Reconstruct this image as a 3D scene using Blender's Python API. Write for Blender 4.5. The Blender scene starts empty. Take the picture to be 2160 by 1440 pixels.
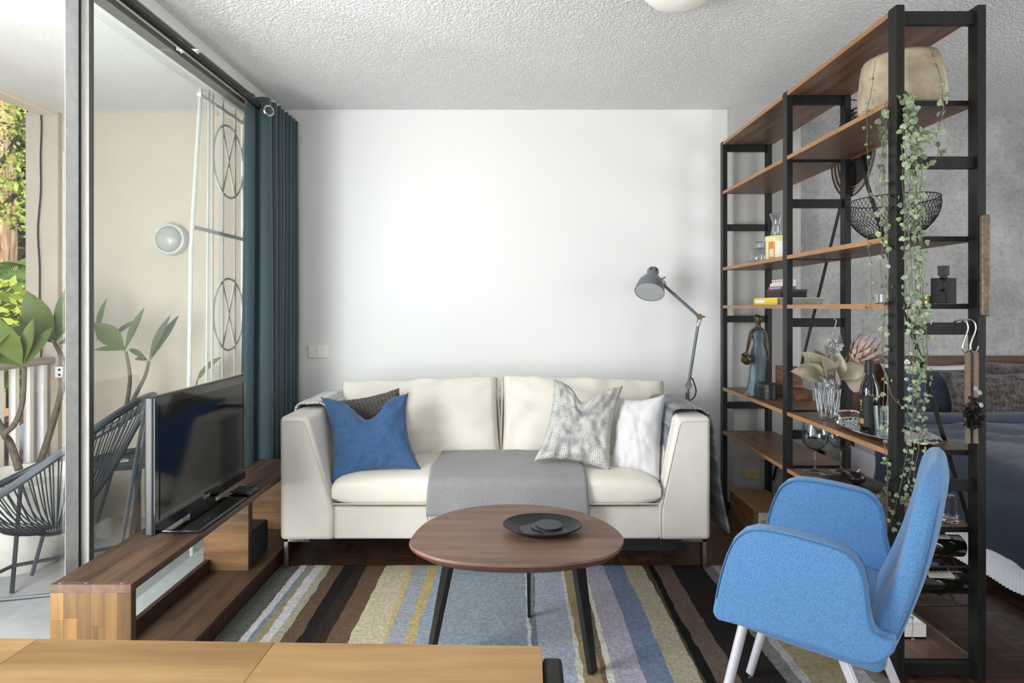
import bpy, bmesh, math, random
from mathutils import Vector as V, Matrix, noise

SC = bpy.context.scene
COL = SC.collection
random.seed(7)
PI = math.pi
FPX, CAMZ = 1296.0, 1.25          # focal length in pixels of a 2160 px wide frame; eye height in metres

# ------------------------------------------------------------------ camera, sky, sun, lamps, exposure
cam = bpy.data.objects.new('camera', bpy.data.cameras.new('camera'))
COL.objects.link(cam)
cam.location = (0, 0, CAMZ)
cam.rotation_euler = (PI/2, 0, 0)
cam.data.sensor_width = 36.0
cam.data.lens = 36.0*FPX/2160.0
cam.data.shift_y = -72.0/2160.0
cam.data.clip_start = 0.02
SC.camera = cam

world = bpy.data.worlds.new('world')
SC.world = world
world.use_nodes = True
wn = world.node_tree.nodes
sky = wn.new('ShaderNodeTexSky')
sky.sky_type = 'NISHITA'
sky.sun_disc = False
sky.sun_elevation = math.radians(48)
sky.sun_rotation = math.radians(130)
world.node_tree.links.new(sky.outputs[0], wn['Background'].inputs[0])
wn['Background'].inputs[1].default_value = 0.26

def lamp(name, kind, loc, rot, power, size=None, color=(1, 1, 1)):
    d = bpy.data.lights.new(name, kind)
    d.energy = power
    d.color = color
    if kind == 'AREA':
        d.shape = 'RECTANGLE'
        d.size, d.size_y = size
    o = bpy.data.objects.new(name, d)
    o.location = loc
    o.rotation_euler = rot
    COL.objects.link(o)
    return o

sun = lamp('sun', 'SUN', (0, 0, 9), (0, 0, 0), 5.5, color=(1, 0.90, 0.74))
sun.rotation_euler = V((-0.62, 0.60, -0.60)).to_track_quat('-Z', 'Y').to_euler()
sun.data.angle = 0.01
# daylight through the open half of the balcony door beside and behind the camera
lamp('daylight_door', 'AREA', (-2.0, 1.15, 1.08), (PI/2-0.01, 0, -PI/2+1.02), 132, (1.0, 1.8), (1, 0.985, 0.99))
lamp('daylight_door_far', 'AREA', (-1.98, -1.2, 1.15), (PI/2+0.3, 0, -PI/2+0.35), 36, (2.2, 2.0), (1, 0.985, 0.99))
# soft light from behind the camera, standing for an assumed unseen window
lamp('daylight_rear', 'AREA', (0.8, -2.9, 1.35), (PI/2, 0, 0), 14, (4.6, 1.8), (1, 0.985, 0.96))
# added fill lamp aimed upward to brighten the white ceiling
lamp('ceiling_fill', 'AREA', (0.7, -1.5, 0.55), (PI-0.22, 0, 0), 88, (3.6, 2.2), (1, 0.985, 0.96))
# added fill lamp out of view, brightens the bedroom side
lamp('bedroom_fill', 'AREA', (4.45, 1.2, 1.4), (PI/2+0.15, 0, PI/2-0.5), 72, (2.2, 1.6), (0.96, 0.98, 1))
# daylight reaching the balcony from the open garden side
lamp('daylight_balcony', 'AREA', (-3.3, 1.2, 1.3), (PI/2+0.25, 0, -PI/2 + 0.5), 22, (3.0, 1.7), (1, 0.97, 0.92))

SC.view_settings.view_transform = 'Standard'
SC.view_settings.look = 'None'
SC.view_settings.gamma = 1
SC.view_settings.use_curve_mapping = False
SC.view_settings.exposure = 0.0

# ------------------------------------------------------------------ helpers
def at(px, py, Y):
    """the point of the place seen at pixel (px, py) that lies Y metres ahead"""
    return V(((px-1080)*Y/FPX, Y, CAMZ-(py-648)*Y/FPX))

def atz(px, py, z):
    return at(px, py, FPX*(CAMZ-z)/(py-648))

def atx(px, py, x):
    return at(px, py, FPX*x/(px-1080))

def lin(c):
    return tuple((v/255/12.92 if v/255 <= 0.04045 else ((v/255+0.055)/1.055)**2.4) for v in c) + (1,)

ORG = {}

class MB:
    def __init__(s):
        s.v, s.f, s.uv, s.mi = [], [], {}, []
    def add(s, vs, fs, uv=None, mi=0):
        b = len(s.v)
        s.v += [V(p) for p in vs]
        if uv:
            for i, t in enumerate(uv):
                s.uv[b+i] = t
        for f in fs:
            s.f.append([b+i for i in f]); s.mi.append(mi)
        return s
    def box(s, x0, x1, y0, y1, z0, z1):
        vs = [(x, y, z) for z in (z0, z1) for y in (y0, y1) for x in (x0, x1)]
        return s.add(vs, [(0, 2, 3, 1), (4, 5, 7, 6), (0, 1, 5, 4), (2, 6, 7, 3), (0, 4, 6, 2), (1, 3, 7, 5)])
    def obox(s, c, sx, sy, sz, R=None):
        R = R or Matrix.Identity(3)
        vs = [V(c)+R @ V((x*sx/2, y*sy/2, z*sz/2)) for z in (-1, 1) for y in (-1, 1) for x in (-1, 1)]
        return s.add(vs, [(0, 2, 3, 1), (4, 5, 7, 6), (0, 1, 5, 4), (2, 6, 7, 3), (0, 4, 6, 2), (1, 3, 7, 5)])
    def bar(s, a, b, w, t, up=(0, 0, 1), w2=None, t2=None):
        """flat bar from a to b: width w across, thickness t along up"""
        a, b = V(a), V(b)
        d = (b-a).normalized(); x = d.cross(V(up)).normalized(); y = x.cross(d).normalized()
        w2 = w2 or w; t2 = t2 or t
        vs = [a+x*i*w/2+y*j*t/2 for i, j in ((-1, -1), (1, -1), (1, 1), (-1, 1))]
        vs += [b+x*i*w2/2+y*j*t2/2 for i, j in ((-1, -1), (1, -1), (1, 1), (-1, 1))]
        return s.add(vs, [(3, 2, 1, 0), (4, 5, 6, 7), (0, 1, 5, 4), (1, 2, 6, 5), (2, 3, 7, 6), (3, 0, 4, 7)])
    def tube(s, pts, r, n=8, closed=False):
        pts = [V(p) for p in pts]
        m = len(pts)
        rs = r if isinstance(r, (list, tuple)) else [r]*m
        t = [(pts[(i+1) % m]-pts[i-1] if closed else pts[min(i+1, m-1)]-pts[max(i-1, 0)]).normalized() for i in range(m)]
        x = t[0].orthogonal().normalized()
        vs = []
        for i in range(m):
            x = (x-t[i]*x.dot(t[i]))
            x = x.normalized() if x.length > 1e-6 else t[i].orthogonal().normalized()
            y = t[i].cross(x)
            vs += [pts[i]+(x*math.cos(2*PI*k/n)+y*math.sin(2*PI*k/n))*rs[i] for k in range(n)]
        fs = []
        for i in range(m if closed else m-1):
            j = (i+1) % m
            for k in range(n):
                fs.append((i*n+k, i*n+(k+1) % n, j*n+(k+1) % n, j*n+k))
        if not closed:
            fs += [tuple(range(n-1, -1, -1)), tuple(range((m-1)*n, m*n))]
        return s.add(vs, fs)
    def lathe(s, prof, c=(0, 0, 0), n=24, R=None, sx=1, sy=1, ripple=None):
        R = R or Matrix.Identity(3)
        vs, fs = [], []
        for q, (r, z) in enumerate(prof):
            for k in range(n):
                a = 2*PI*k/n
                rr = r*(ripple(a, q) if ripple else 1)
                vs.append(V(c)+R @ V((rr*math.cos(a)*sx, rr*math.sin(a)*sy, z)))
        for i in range(len(prof)-1):
            for k in range(n):
                fs.append((i*n+k, i*n+(k+1) % n, (i+1)*n+(k+1) % n, (i+1)*n+k))
        if prof[0][0] > 1e-5: fs.append(tuple(range(n-1, -1, -1)))
        if prof[-1][0] > 1e-5: fs.append(tuple(range((len(prof)-1)*n, len(prof)*n)))
        return s.add(vs, fs)
    def ball(s, c, r, n=12, m=8, R=None, sc=(1, 1, 1)):
        R = R or Matrix.Identity(3)
        vs = [V(c)+R @ V((0, 0, -r*sc[2]))]
        for i in range(1, m):
            a = -PI/2+PI*i/m
            for k in range(n):
                vs.append(V(c)+R @ V((r*math.cos(a)*math.cos(2*PI*k/n)*sc[0], r*math.cos(a)*math.sin(2*PI*k/n)*sc[1], r*math.sin(a)*sc[2])))
        vs.append(V(c)+R @ V((0, 0, r*sc[2])))
        fs = [(0, 1+(k+1) % n, 1+k) for k in range(n)]
        for i in range(m-2):
            for k in range(n):
                fs.append((1+i*n+k, 1+i*n+(k+1) % n, 1+(i+1)*n+(k+1) % n, 1+(i+1)*n+k))
        b = 1+(m-2)*n
        fs += [(b+k, b+(k+1) % n, len(vs)-1) for k in range(n)]
        return s.add(vs, fs)
    def prism(s, poly, ext):
        """closed outline (3-D points in one plane) pushed along ext"""
        poly = [V(p) for p in poly]; e = V(ext); n = len(poly)
        fs = [tuple(range(n-1, -1, -1)), tuple(range(n, 2*n))]
        fs += [(i, (i+1) % n, n+(i+1) % n, n+i) for i in range(n)]
        return s.add(poly+[p+e for p in poly], fs)
    def grid(s, fn, nu, nv, closed=False, uv=None, mi=0):
        vs = [fn(i/nu, j/nv) for j in range(nv+1) for i in range(nu if closed else nu+1)]
        w = nu if closed else nu+1
        fs = []
        for j in range(nv):
            for i in range(nu):
                k = (i+1) % w
                fs.append((j*w+i, j*w+k, (j+1)*w+k, (j+1)*w+i))
        uvs = [(i/nu*(uv or (1, 1))[0], j/nv*(uv or (1, 1))[1]) for j in range(nv+1) for i in range(w)]
        return s.add(vs, fs, uvs, mi)
    def build(s, name, mat, parent=None, loc=None, smooth=True, bevel=0, bseg=2, solid=0, subd=0, weld=0, sharp=0.7, offset=0):
        o0 = ORG[parent.name] if parent else V(loc or (0, 0, 0))
        if loc is None and parent is None and s.v:
            o0 = V((sum(p.x for p in s.v)/len(s.v), sum(p.y for p in s.v)/len(s.v), min(p.z for p in s.v)))
        me = bpy.data.meshes.new(name)
        me.from_pydata([tuple(p-o0) for p in s.v], [], s.f)
        bm = bmesh.new(); bm.from_mesh(me)
        if s.uv:
            L = bm.loops.layers.uv.new('UVMap')
            bm.verts.ensure_lookup_table()
            for f in bm.faces:
                for l in f.loops:
                    l[L].uv = s.uv.get(l.vert.index, (0, 0))
        for f, i in zip(bm.faces, s.mi):
            f.material_index = i; f.smooth = smooth
        if weld: bmesh.ops.remove_doubles(bm, verts=bm.verts, dist=weld)
        bmesh.ops.recalc_face_normals(bm, faces=bm.faces)
        bm.to_mesh(me); bm.free()
        for m in (mat if isinstance(mat, (list, tuple)) else [mat]):
            me.materials.append(m)
        if smooth: me.set_sharp_from_angle(angle=sharp)
        o = bpy.data.objects.new(name, me)
        COL.objects.link(o)
        if parent: o.parent = parent
        else: o.location = o0
        ORG[o.name] = o0
        if solid:
            m = o.modifiers.new('thickness', 'SOLIDIFY'); m.thickness = solid; m.offset = offset
        if bevel:
            m = o.modifiers.new('edges', 'BEVEL'); m.width = bevel; m.segments = bseg; m.limit_method = 'ANGLE'; m.angle_limit = 0.6
        if subd:
            m = o.modifiers.new('smooth', 'SUBSURF'); m.levels = subd; m.render_levels = subd
        return o

def tag(o, label=None, cat=None, group=None, kind=None):
    if label: o['label'] = label
    if cat: o['category'] = cat
    if group: o['group'] = group
    if kind: o['kind'] = kind
    return o

def thing(name, label, cat, loc, group=None):
    o = bpy.data.objects.new(name, None)
    o.empty_display_size = 0.05
    o.location = loc
    COL.objects.link(o)
    ORG[o.name] = V(loc)
    return tag(o, label, cat, group)

def struct(o):
    o['kind'] = 'structure'
    return o

def copy_tree(o, loc, label=None, rotz=None, parent=None):
    c = o.copy(); COL.objects.link(c)
    if parent is None:
        c.location = loc; ORG[c.name] = V(loc)
        if label: c['label'] = label
        if rotz is not None: c.rotation_euler = (0, 0, rotz)
    else:
        c.parent = parent
    for ch in list(o.children):
        copy_tree(ch, None, parent=c)
    return c

def frame(z, x=(1, 0, 0)):
    """3x3 whose third axis is z"""
    z = V(z).normalized(); x = V(x); x = (x-z*x.dot(z)).normalized(); y = z.cross(x)
    return Matrix((x, y, z)).transposed()

def smooth_path(pts, n=6, closed=False):
    pts = [V(p) for p in pts]; m = len(pts); out = []
    for i in range(m if closed else m-1):
        if closed: p0, p1, p2, p3 = pts[i-1], pts[i], pts[(i+1) % m], pts[(i+2) % m]
        else: p0, p1, p2, p3 = pts[max(i-1, 0)], pts[i], pts[i+1], pts[min(i+2, m-1)]
        for k in range(n):
            t = k/n
            out.append(0.5*((2*p1)+(p2-p0)*t+(2*p0-5*p1+4*p2-p3)*t*t+(3*p1-p0-3*p2+p3)*t**3))
    if not closed: out.append(pts[-1])
    return out

def nz(x, y=0, z=0):
    return noise.noise(V((x, y, z)))

# ------------------------------------------------------------------ materials
def mat(name, col, rough=0.5, metal=0.0, var=0.0, vscale=6.0, bump=0.0, bscale=60.0, stretch=(1, 1, 1), rnd=0.0, coord='Object',
        spec=0.5, sheen=0.0, coat=0.0, col2=None, detail=4.0, emit=None, trans=0.0, ior=1.45, sss=0.0):
    m = bpy.data.materials.new(name); m.use_nodes = True
    N, L = m.node_tree.nodes, m.node_tree.links
    b = N['Principled BSDF']
    c = lin(col)
    b.inputs['Base Color'].default_value = c
    b.inputs['Roughness'].default_value = rough
    b.inputs['Metallic'].default_value = metal
    b.inputs['Specular IOR Level'].default_value = spec
    b.inputs['Coat Weight'].default_value = coat
    b.inputs['Sheen Weight'].default_value = sheen
    b.inputs['Transmission Weight'].default_value = trans
    b.inputs['IOR'].default_value = ior
    if emit:
        b.inputs['Emission Color'].default_value = c; b.inputs['Emission Strength'].default_value = emit
    out = None
    if var or bump:
        tc = N.new('ShaderNodeTexCoord'); mp = N.new('ShaderNodeMapping')
        mp.inputs['Scale'].default_value = stretch
        L.new(tc.outputs[coord], mp.inputs[0])
    if var:
        if rnd:
            oi = N.new('ShaderNodeObjectInfo'); cb = N.new('ShaderNodeVectorMath'); cb.operation = 'SCALE'
            cx = N.new('ShaderNodeCombineXYZ')
            for k in range(3): L.new(oi.outputs['Random'], cx.inputs[k])
            cb.inputs['Scale'].default_value = 37.0
            L.new(cx.outputs[0], cb.inputs[0]); L.new(cb.outputs[0], mp.inputs['Location'])
        t = N.new('ShaderNodeTexNoise'); t.inputs['Scale'].default_value = vscale; t.inputs['Detail'].default_value = detail
        t.inputs['Roughness'].default_value = 0.62
        L.new(mp.outputs[0], t.inputs['Vector'])
        r = N.new('ShaderNodeValToRGB')
        d = lin(col2) if col2 else tuple(v*(1-var) for v in c[:3])+(1,)
        u = c if col2 else tuple(min(1, v*(1+var*0.7)) for v in c[:3])+(1,)
        r.color_ramp.elements[0].position = 0.36; r.color_ramp.elements[0].color = d
        r.color_ramp.elements[1].position = 0.64; r.color_ramp.elements[1].color = u
        L.new(t.outputs['Fac'], r.inputs[0]); out = r.outputs[0]
    if rnd:
        oi = N.new('ShaderNodeObjectInfo'); mr = N.new('ShaderNodeMapRange')
        mr.inputs['To Min'].default_value = 1-rnd; mr.inputs['To Max'].default_value = 1+rnd
        L.new(oi.outputs['Random'], mr.inputs[0])
        h = N.new('ShaderNodeHueSaturation')
        if out: L.new(out, h.inputs['Color'])
        else: h.inputs['Color'].default_value = c
        L.new(mr.outputs[0], h.inputs['Value']); out = h.outputs[0]
    if out: L.new(out, b.inputs['Base Color'])
    if bump:
        t = N.new('ShaderNodeTexNoise'); t.inputs['Scale'].default_value = bscale; t.inputs['Detail'].default_value = 3
        L.new(mp.outputs[0], t.inputs['Vector'])
        bp = N.new('ShaderNodeBump'); bp.inputs['Strength'].default_value = min(1, bump); bp.inputs['Distance'].default_value = 0.004
        L.new(t.outputs['Fac'], bp.inputs['Height']); L.new(bp.outputs[0], b.inputs['Normal'])
    return m

def nodes_of(m):
    return m.node_tree.nodes, m.node_tree.links, m.node_tree.nodes['Principled BSDF']

def glass_mat(name, tint=(240, 246, 244), rough=0.0, refl=1.0):
    """thin clear pane: straight-through light plus a mirror share that grows at grazing angles"""
    m = bpy.data.materials.new(name); m.use_nodes = True
    N, L = m.node_tree.nodes, m.node_tree.links
    N.remove(N['Principled BSDF'])
    tr = N.new('ShaderNodeBsdfTransparent'); tr.inputs[0].default_value = lin(tint)
    gl = N.new('ShaderNodeBsdfGlossy'); gl.inputs['Roughness'].default_value = rough
    fr = N.new('ShaderNodeLayerWeight'); fr.inputs[0].default_value = 0.5
    pw = N.new('ShaderNodeMath'); pw.operation = 'POWER'; pw.inputs[1].default_value = 4.0
    mu = N.new('ShaderNodeMath'); mu.operation = 'MULTIPLY_ADD'; mu.inputs[1].default_value = 0.85*refl; mu.inputs[2].default_value = 0.035*refl
    L.new(fr.outputs['Facing'], pw.inputs[0])
    mx = N.new('ShaderNodeMixShader')
    L.new(pw.outputs[0], mu.inputs[0]); L.new(mu.outputs[0], mx.inputs[0])
    L.new(tr.outputs[0], mx.inputs[1]); L.new(gl.outputs[0], mx.inputs[2])
    L.new(mx.outputs[0], N['Material Output'].inputs[0])
    return m

def wood(name, c1, c2, axis=1, scale=7.0, rough=0.42, rnd=0.16, spec=0.4):
    st = [9.0, 9.0, 9.0]; st[axis] = 0.9
    return mat(name, c1, rough, var=0.4, vscale=scale, stretch=tuple(v/3 for v in st), rnd=rnd, col2=c2, bump=0.12, bscale=30, spec=spec, detail=6)

M_wall = mat('white_wall_paint', (230, 230, 230), 0.85, bump=0.10, bscale=45)
M_pillar = mat('grey_paint', (176, 175, 172), 0.85, bump=0.1, bscale=45)
M_ceil = mat('stippled_ceiling', (238, 238, 238), 0.95)
def popcorn():
    N, L, b = nodes_of(M_ceil)
    tc = N.new('ShaderNodeTexCoord'); t = N.new('ShaderNodeTexNoise')
    t.inputs['Scale'].default_value = 95; t.inputs['Detail'].default_value = 2.5; t.inputs['Roughness'].default_value = 0.55
    L.new(tc.outputs['Object'], t.inputs['Vector'])
    r = N.new('ShaderNodeValToRGB'); r.color_ramp.elements[0].position = 0.38; r.color_ramp.elements[1].position = 0.62
    L.new(t.outputs['Fac'], r.inputs[0])
    bp = N.new('ShaderNodeBump'); bp.inputs['Strength'].default_value = 0.9; bp.inputs['Distance'].default_value = 0.007
    L.new(r.outputs[0], bp.inputs['Height']); L.new(bp.outputs[0], b.inputs['Normal'])
popcorn()
M_paper = mat('concrete_wallpaper', (164, 164, 163), 0.8, coord='Object')
def paper():
    N, L, b = nodes_of(M_paper)
    tc = N.new('ShaderNodeTexCoord')
    def nt(s, d, st=(1, 1, 1)):
        mp = N.new('ShaderNodeMapping'); mp.inputs['Scale'].default_value = st
        L.new(tc.outputs['Object'], mp.inputs[0])
        t = N.new('ShaderNodeTexNoise'); t.inputs['Scale'].default_value = s; t.inputs['Detail'].default_value = d
        t.inputs['Roughness'].default_value = 0.7
        L.new(mp.outputs[0], t.inputs['Vector']); return t
    big, fine = nt(2.6, 6), nt(38, 5, (1, 1, 1))
    r = N.new('ShaderNodeValToRGB')
    r.color_ramp.elements[0].position = 0.34; r.color_ramp.elements[0].color = lin((146, 146, 146))
    r.color_ramp.elements[1].position = 0.66; r.color_ramp.elements[1].color = lin((186, 186, 184))
    L.new(big.outputs['Fac'], r.inputs[0])
    r2 = N.new('ShaderNodeValToRGB')
    r2.color_ramp.elements[0].position = 0.36; r2.color_ramp.elements[0].color = (0.35, 0.35, 0.35, 1)
    r2.color_ramp.elements[1].position = 0.50; r2.color_ramp.elements[1].color = (1, 1, 1, 1)
    L.new(fine.outputs['Fac'], r2.inputs[0])
    br = N.new('ShaderNodeTexBrick'); br.inputs['Scale'].default_value = 1; br.offset = 0
    for k, v in (('Brick Width', 30.0), ('Row Height', 0.2), ('Mortar Size', 0.004), ('Mortar Smooth', 0.6)): br.inputs[k].default_value = v
    br.inputs['Color1'].default_value = br.inputs['Color2'].default_value = (1, 1, 1, 1); br.inputs['Mortar'].default_value = (0.9, 0.9, 0.9, 1)
    mp = N.new('ShaderNodeMapping'); mp.inputs['Rotation'].default_value = (PI/2, 0, 0)
    L.new(tc.outputs['Object'], mp.inputs[0]); L.new(mp.outputs[0], br.inputs['Vector'])
    prev = r.outputs[0]
    for src, f in ((r2.outputs[0], 0.45), (br.outputs['Color'], 1.0)):
        mx = N.new('ShaderNodeMixRGB'); mx.blend_type = 'MULTIPLY'; mx.inputs[0].default_value = f*0.75
        L.new(prev, mx.inputs[1]); L.new(src, mx.inputs[2]); prev = mx.outputs[0]
    L.new(prev, b.inputs['Base Color'])
paper()
M_pink = mat('balcony_render', (184, 171, 156), 0.9, var=0.05, vscale=2, bump=0.15, bscale=25)
M_balceil = mat('balcony_soffit_paint', (208, 208, 205), 0.9, var=0.05, vscale=3, bump=0.3, bscale=70)
M_conc = mat('concrete', (158, 158, 158), 0.9, var=0.14, vscale=3, bump=0.2, bscale=30)
M_alu = mat('aged_aluminium', (172, 174, 174), 0.55, 0.1, var=0.10, vscale=30, bump=0.1, bscale=120)
M_stile = mat('pale_aluminium', (212, 214, 214), 0.55, 0.0, var=0.10, vscale=30, bump=0.1, bscale=120)
M_aludk = mat('dark_aluminium', (92, 92, 86), 0.5, 0.4)
M_aluwh = mat('worn_white_aluminium', (205, 203, 198), 0.5, 0.1, var=0.08, vscale=14, stretch=(6, 6, 1))
M_seal = mat('rubber_seal', (35, 32, 30), 0.7)
M_cream = mat('cream_paint', (214, 206, 188), 0.6)
M_whitepaint = mat('white_paint', (232, 230, 224), 0.55)
M_railwh = mat('railing_paint', (236, 230, 222), 0.55)
M_railtop = mat('weathered_handrail', (172, 158, 146), 0.6, var=0.12, vscale=12)
M_pane = glass_mat('door_glass', (246, 248, 247), refl=0.6)
M_pane2 = glass_mat('hazy_door_glass', (240, 244, 242), rough=0.06, refl=1.3)
M_black = mat('black_stained_wood', (25, 26, 25), 0.42, var=0.25, vscale=10, stretch=(4, 4, 0.6), spec=0.4)
M_blackmetal = mat('black_metal', (24, 25, 25), 0.4, 0.3)
M_hole = mat('peg_hole_black', (6, 6, 6), 0.9)
M_shelf = wood('walnut_stained_shelf', (124, 94, 74), (88, 64, 50), axis=1, scale=7, rnd=0.08, rough=0.38)
M_shelfedge = mat('orange_stained_edge', (164, 120, 82), 0.45, var=0.15, vscale=9, stretch=(4, 0.6, 4))
M_tabletop = wood('walnut_veneer', (134, 104, 88), (104, 78, 65), axis=0, scale=6, rnd=0.0, rough=0.42)
M_tableedge = mat('walnut_edge', (84, 54, 44), 0.45, var=0.15, vscale=9)
M_bench = wood('acacia_stave', (90, 67, 51), (60, 43, 33), axis=1, scale=6, rnd=0.26)
M_benchend = wood('acacia_stave_upright', (112, 82, 42), (74, 52, 27), axis=2, scale=6, rnd=0.26)
M_benchblock = wood('acacia_block', (140, 103, 68), (94, 66, 44), axis=0, scale=7, rnd=0.2)
M_benchdark = mat('dark_bench_edge', (62, 44, 34), 0.5, var=0.2, vscale=8)
M_fgtable = wood('honey_acacia', (206, 166, 112), (158, 120, 74), axis=0, scale=4.5, rnd=0.12, rough=0.4)
M_parquet = wood('parquet', (88, 60, 46), (58, 38, 30), axis=0, scale=8, rnd=0.34, rough=0.35)
M_parquet_y = wood('parquet_crosswise', (88, 60, 46), (58, 38, 30), axis=1, scale=8, rnd=0.34, rough=0.35)
M_subfloor = mat('parquet_glue_bed', (30, 21, 17), 0.8)
M_sofa = mat('cream_cotton', (214, 209, 201), 0.9, var=0.05, vscale=4, bump=0.12, bscale=240, sheen=0.1)
M_sofacush = mat('cream_cotton_cushion', (222, 217, 206), 0.9, var=0.04, vscale=4, bump=0.10, bscale=220, sheen=0.1)
M_whitecush = mat('white_cotton', (208, 207, 207), 0.9, bump=0.1, bscale=220, sheen=0.1)
M_seam = mat('cream_piping', (206, 198, 184), 0.9)
M_chrome = mat('brushed_steel', (190, 186, 180), 0.22, 1.0)
M_silver = mat('polished_silver', (226, 226, 228), 0.07, 1.0, bump=0.04, bscale=20)
M_nickel = mat('nickel', (200, 192, 178), 0.2, 1.0)
M_blue = mat('blue_linen', (52, 87, 128), 0.85, var=0.16, vscale=120, bump=0.2, bscale=260, sheen=0.2, coord='UV', stretch=(1, 0.25, 1))
M_teal = mat('teal_curtain_cloth', (54, 74, 82), 0.6, var=0.06, vscale=40, sheen=0.25, bump=0.05, bscale=300)
M_chair = mat('sky_blue_wool', (82, 128, 176), 0.95, var=0.20, vscale=260, bump=0.35, bscale=300, sheen=0.25, detail=2)
M_chairseam = mat('blue_wool_seam', (66, 106, 148), 0.95)
M_chairleg = mat('pale_lacquered_steel', (214, 210, 218), 0.3, 0.25)
M_throw = mat('grey_wool', (138, 137, 139), 0.95, var=0.22, vscale=300, bump=0.3, bscale=340, sheen=0.2, detail=2)
M_knit = mat('charcoal_knit', (88, 82, 78), 0.95, sheen=0.2)
M_tvblack = mat('black_glossy_plastic', (14, 14, 15), 0.12, coat=0.4)
M_tvgrey = mat('tv_grey_plastic', (44, 45, 46), 0.4, 0.3)
M_screen = mat('tv_screen', (8, 9, 11), 0.10, spec=0.42)
M_plasticblk = mat('black_plastic', (20, 20, 21), 0.35)
M_speaker = mat('speaker_cloth', (44, 44, 48), 0.9, var=0.3, vscale=200)
M_lampgrey = mat('grey_enamel', (108, 114, 119), 0.35)
M_white = mat('white_enamel', (238, 238, 236), 0.4)
M_bulb = mat('frosted_bulb', (245, 243, 238), 0.3)
M_switch = mat('switch_plastic', (242, 240, 232), 0.4)
M_yelplastic = mat('aged_yellow_plastic', (198, 176, 118), 0.4)
M_glass = mat('clear_glass', (250, 252, 252), 0.0, trans=1.0, ior=1.45)
M_thin = glass_mat('thin_clear_glass', (246, 249, 250), refl=2.0)
M_leaf = mat('plumeria_leaf', (70, 84, 32), 0.5, var=0.15, vscale=9, rnd=0.3, spec=0.3)
M_stem = mat('grey_bark', (92, 84, 74), 0.85, var=0.25, vscale=30, bump=0.3, bscale=60)
M_vineleaf = mat('silvery_heart_leaf', (170, 182, 154), 0.5, var=0.5, vscale=4.5, col2=(92, 112, 74), rnd=0.38)
M_vine = mat('vine_stem', (112, 104, 82), 0.7)
M_stone = mat('buff_stone_pot', (192, 178, 152), 0.8, var=0.28, vscale=9, bump=0.15, bscale=40, col2=(150, 138, 118))

# ------------------------------------------------------------------ room shell
ZC = 2.52
struct(MB().box(-1.5, 4.7, -3.3, 3.97, -0.12, -0.008).build('floor', M_subfloor, loc=(0, 0, 0), smooth=False))
FLOOR = bpy.data.objects['floor']
# parquet: square blocks of five fingers, every other block turned
B = 0.125; NF = 5
cells = []
for i in range(-12, 20):
    for j in range(14, 32):
        x0, y0 = i*B, j*B
        if x0 > 2.3 or y0+B > 3.95 or x0 < -1.24: continue
        if -1.0 < x0 and x0+B < 1.2 and y0+B < 2.88: continue      # under the rug
        for k in range(NF):
            w = B/NF
            turned = (i+j) % 2
            box = (x0, x0+B, y0+k*w, y0+(k+1)*w) if turned else (x0+k*w, x0+(k+1)*w, y0, y0+B)
            d = y0 + (0 if x0 > 1.2 else 0.9) + (0.7 if x0 > 2.12 else 0)
            cells.append((d, turned, box))
cells.sort(key=lambda t: t[0])
base_strip = {}
field = {0: MB(), 1: MB()}
rp = random.Random(3)
for n, (d, turned, (x0, x1, y0, y1)) in enumerate(cells):
    dz = rp.uniform(-0.0006, 0.0004)
    if n < 300:
        if turned not in base_strip:
            g = 0.0005
            lx, ly = (x1-x0)/2-g, (y1-y0)/2-g
            o = MB().box(-lx, lx, -ly, ly, -0.008, 0).build('parquet_strip', (M_parquet_y, M_parquet)[turned], loc=(0, 0, 0), smooth=False)
            base_strip[turned] = o
        else:
            o = base_strip[turned].copy(); COL.objects.link(o)
        o.parent = FLOOR
        o.location = ((x0+x1)/2, (y0+y1)/2, dz)
    else:
        g = 0.0005
        field[turned].box(x0+g, x1-g, y0+g, y1-g, -0.008, dz)
for t in (0, 1):
    tag(field[t].build('parquet_field', (M_parquet_y, M_parquet)[t], FLOOR, smooth=False), kind='stuff')

struct(MB().box(-1.55, 4.7, -3.3, 4.1, ZC, ZC+0.25).build('ceiling', M_ceil, loc=(0, 0, 0), smooth=False))
struct(MB().box(-1.56, 1.42, 3.95, 4.1, -0.1, ZC).build('wall_back', M_wall, loc=(0, 0, 0), smooth=False))
struct(MB().box(1.42, 4.7, 3.95, 4.1, -0.1, ZC).build('wall_bedroom', M_paper, loc=(0, 0, 0), smooth=False))
struct(MB().box(1.385, 1.80, 3.83, 3.951, -0.01, ZC).build('pillar', M_pillar, loc=(0, 0, 0), smooth=False))
struct(MB().box(4.55, 4.7, -3.3, 3.95, -0.1, ZC).build('wall_right', M_wall, loc=(0, 0, 0), smooth=False))
struct(MB().box(-1.55, 4.6, -3.4, -3.25, -0.1, ZC).build('wall_front', M_wall, loc=(0, 0, 0), smooth=False))
struct(MB().box(-1.56, -1.46, 3.72, 3.951, -0.1, ZC).build('wall_left', M_wall, loc=(0, 0, 0), smooth=False))
struct(MB().box(-1.505, -1.480, -3.25, 3.95, 2.465, ZC).build('trim_1', M_whitepaint, loc=(0, 0, 0), smooth=False))
struct(MB().box(1.381, 1.804, 3.816, 3.83, 0, 0.09).build('baseboard_pillar', M_whitepaint, loc=(0, 0, 0), smooth=False))

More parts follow.
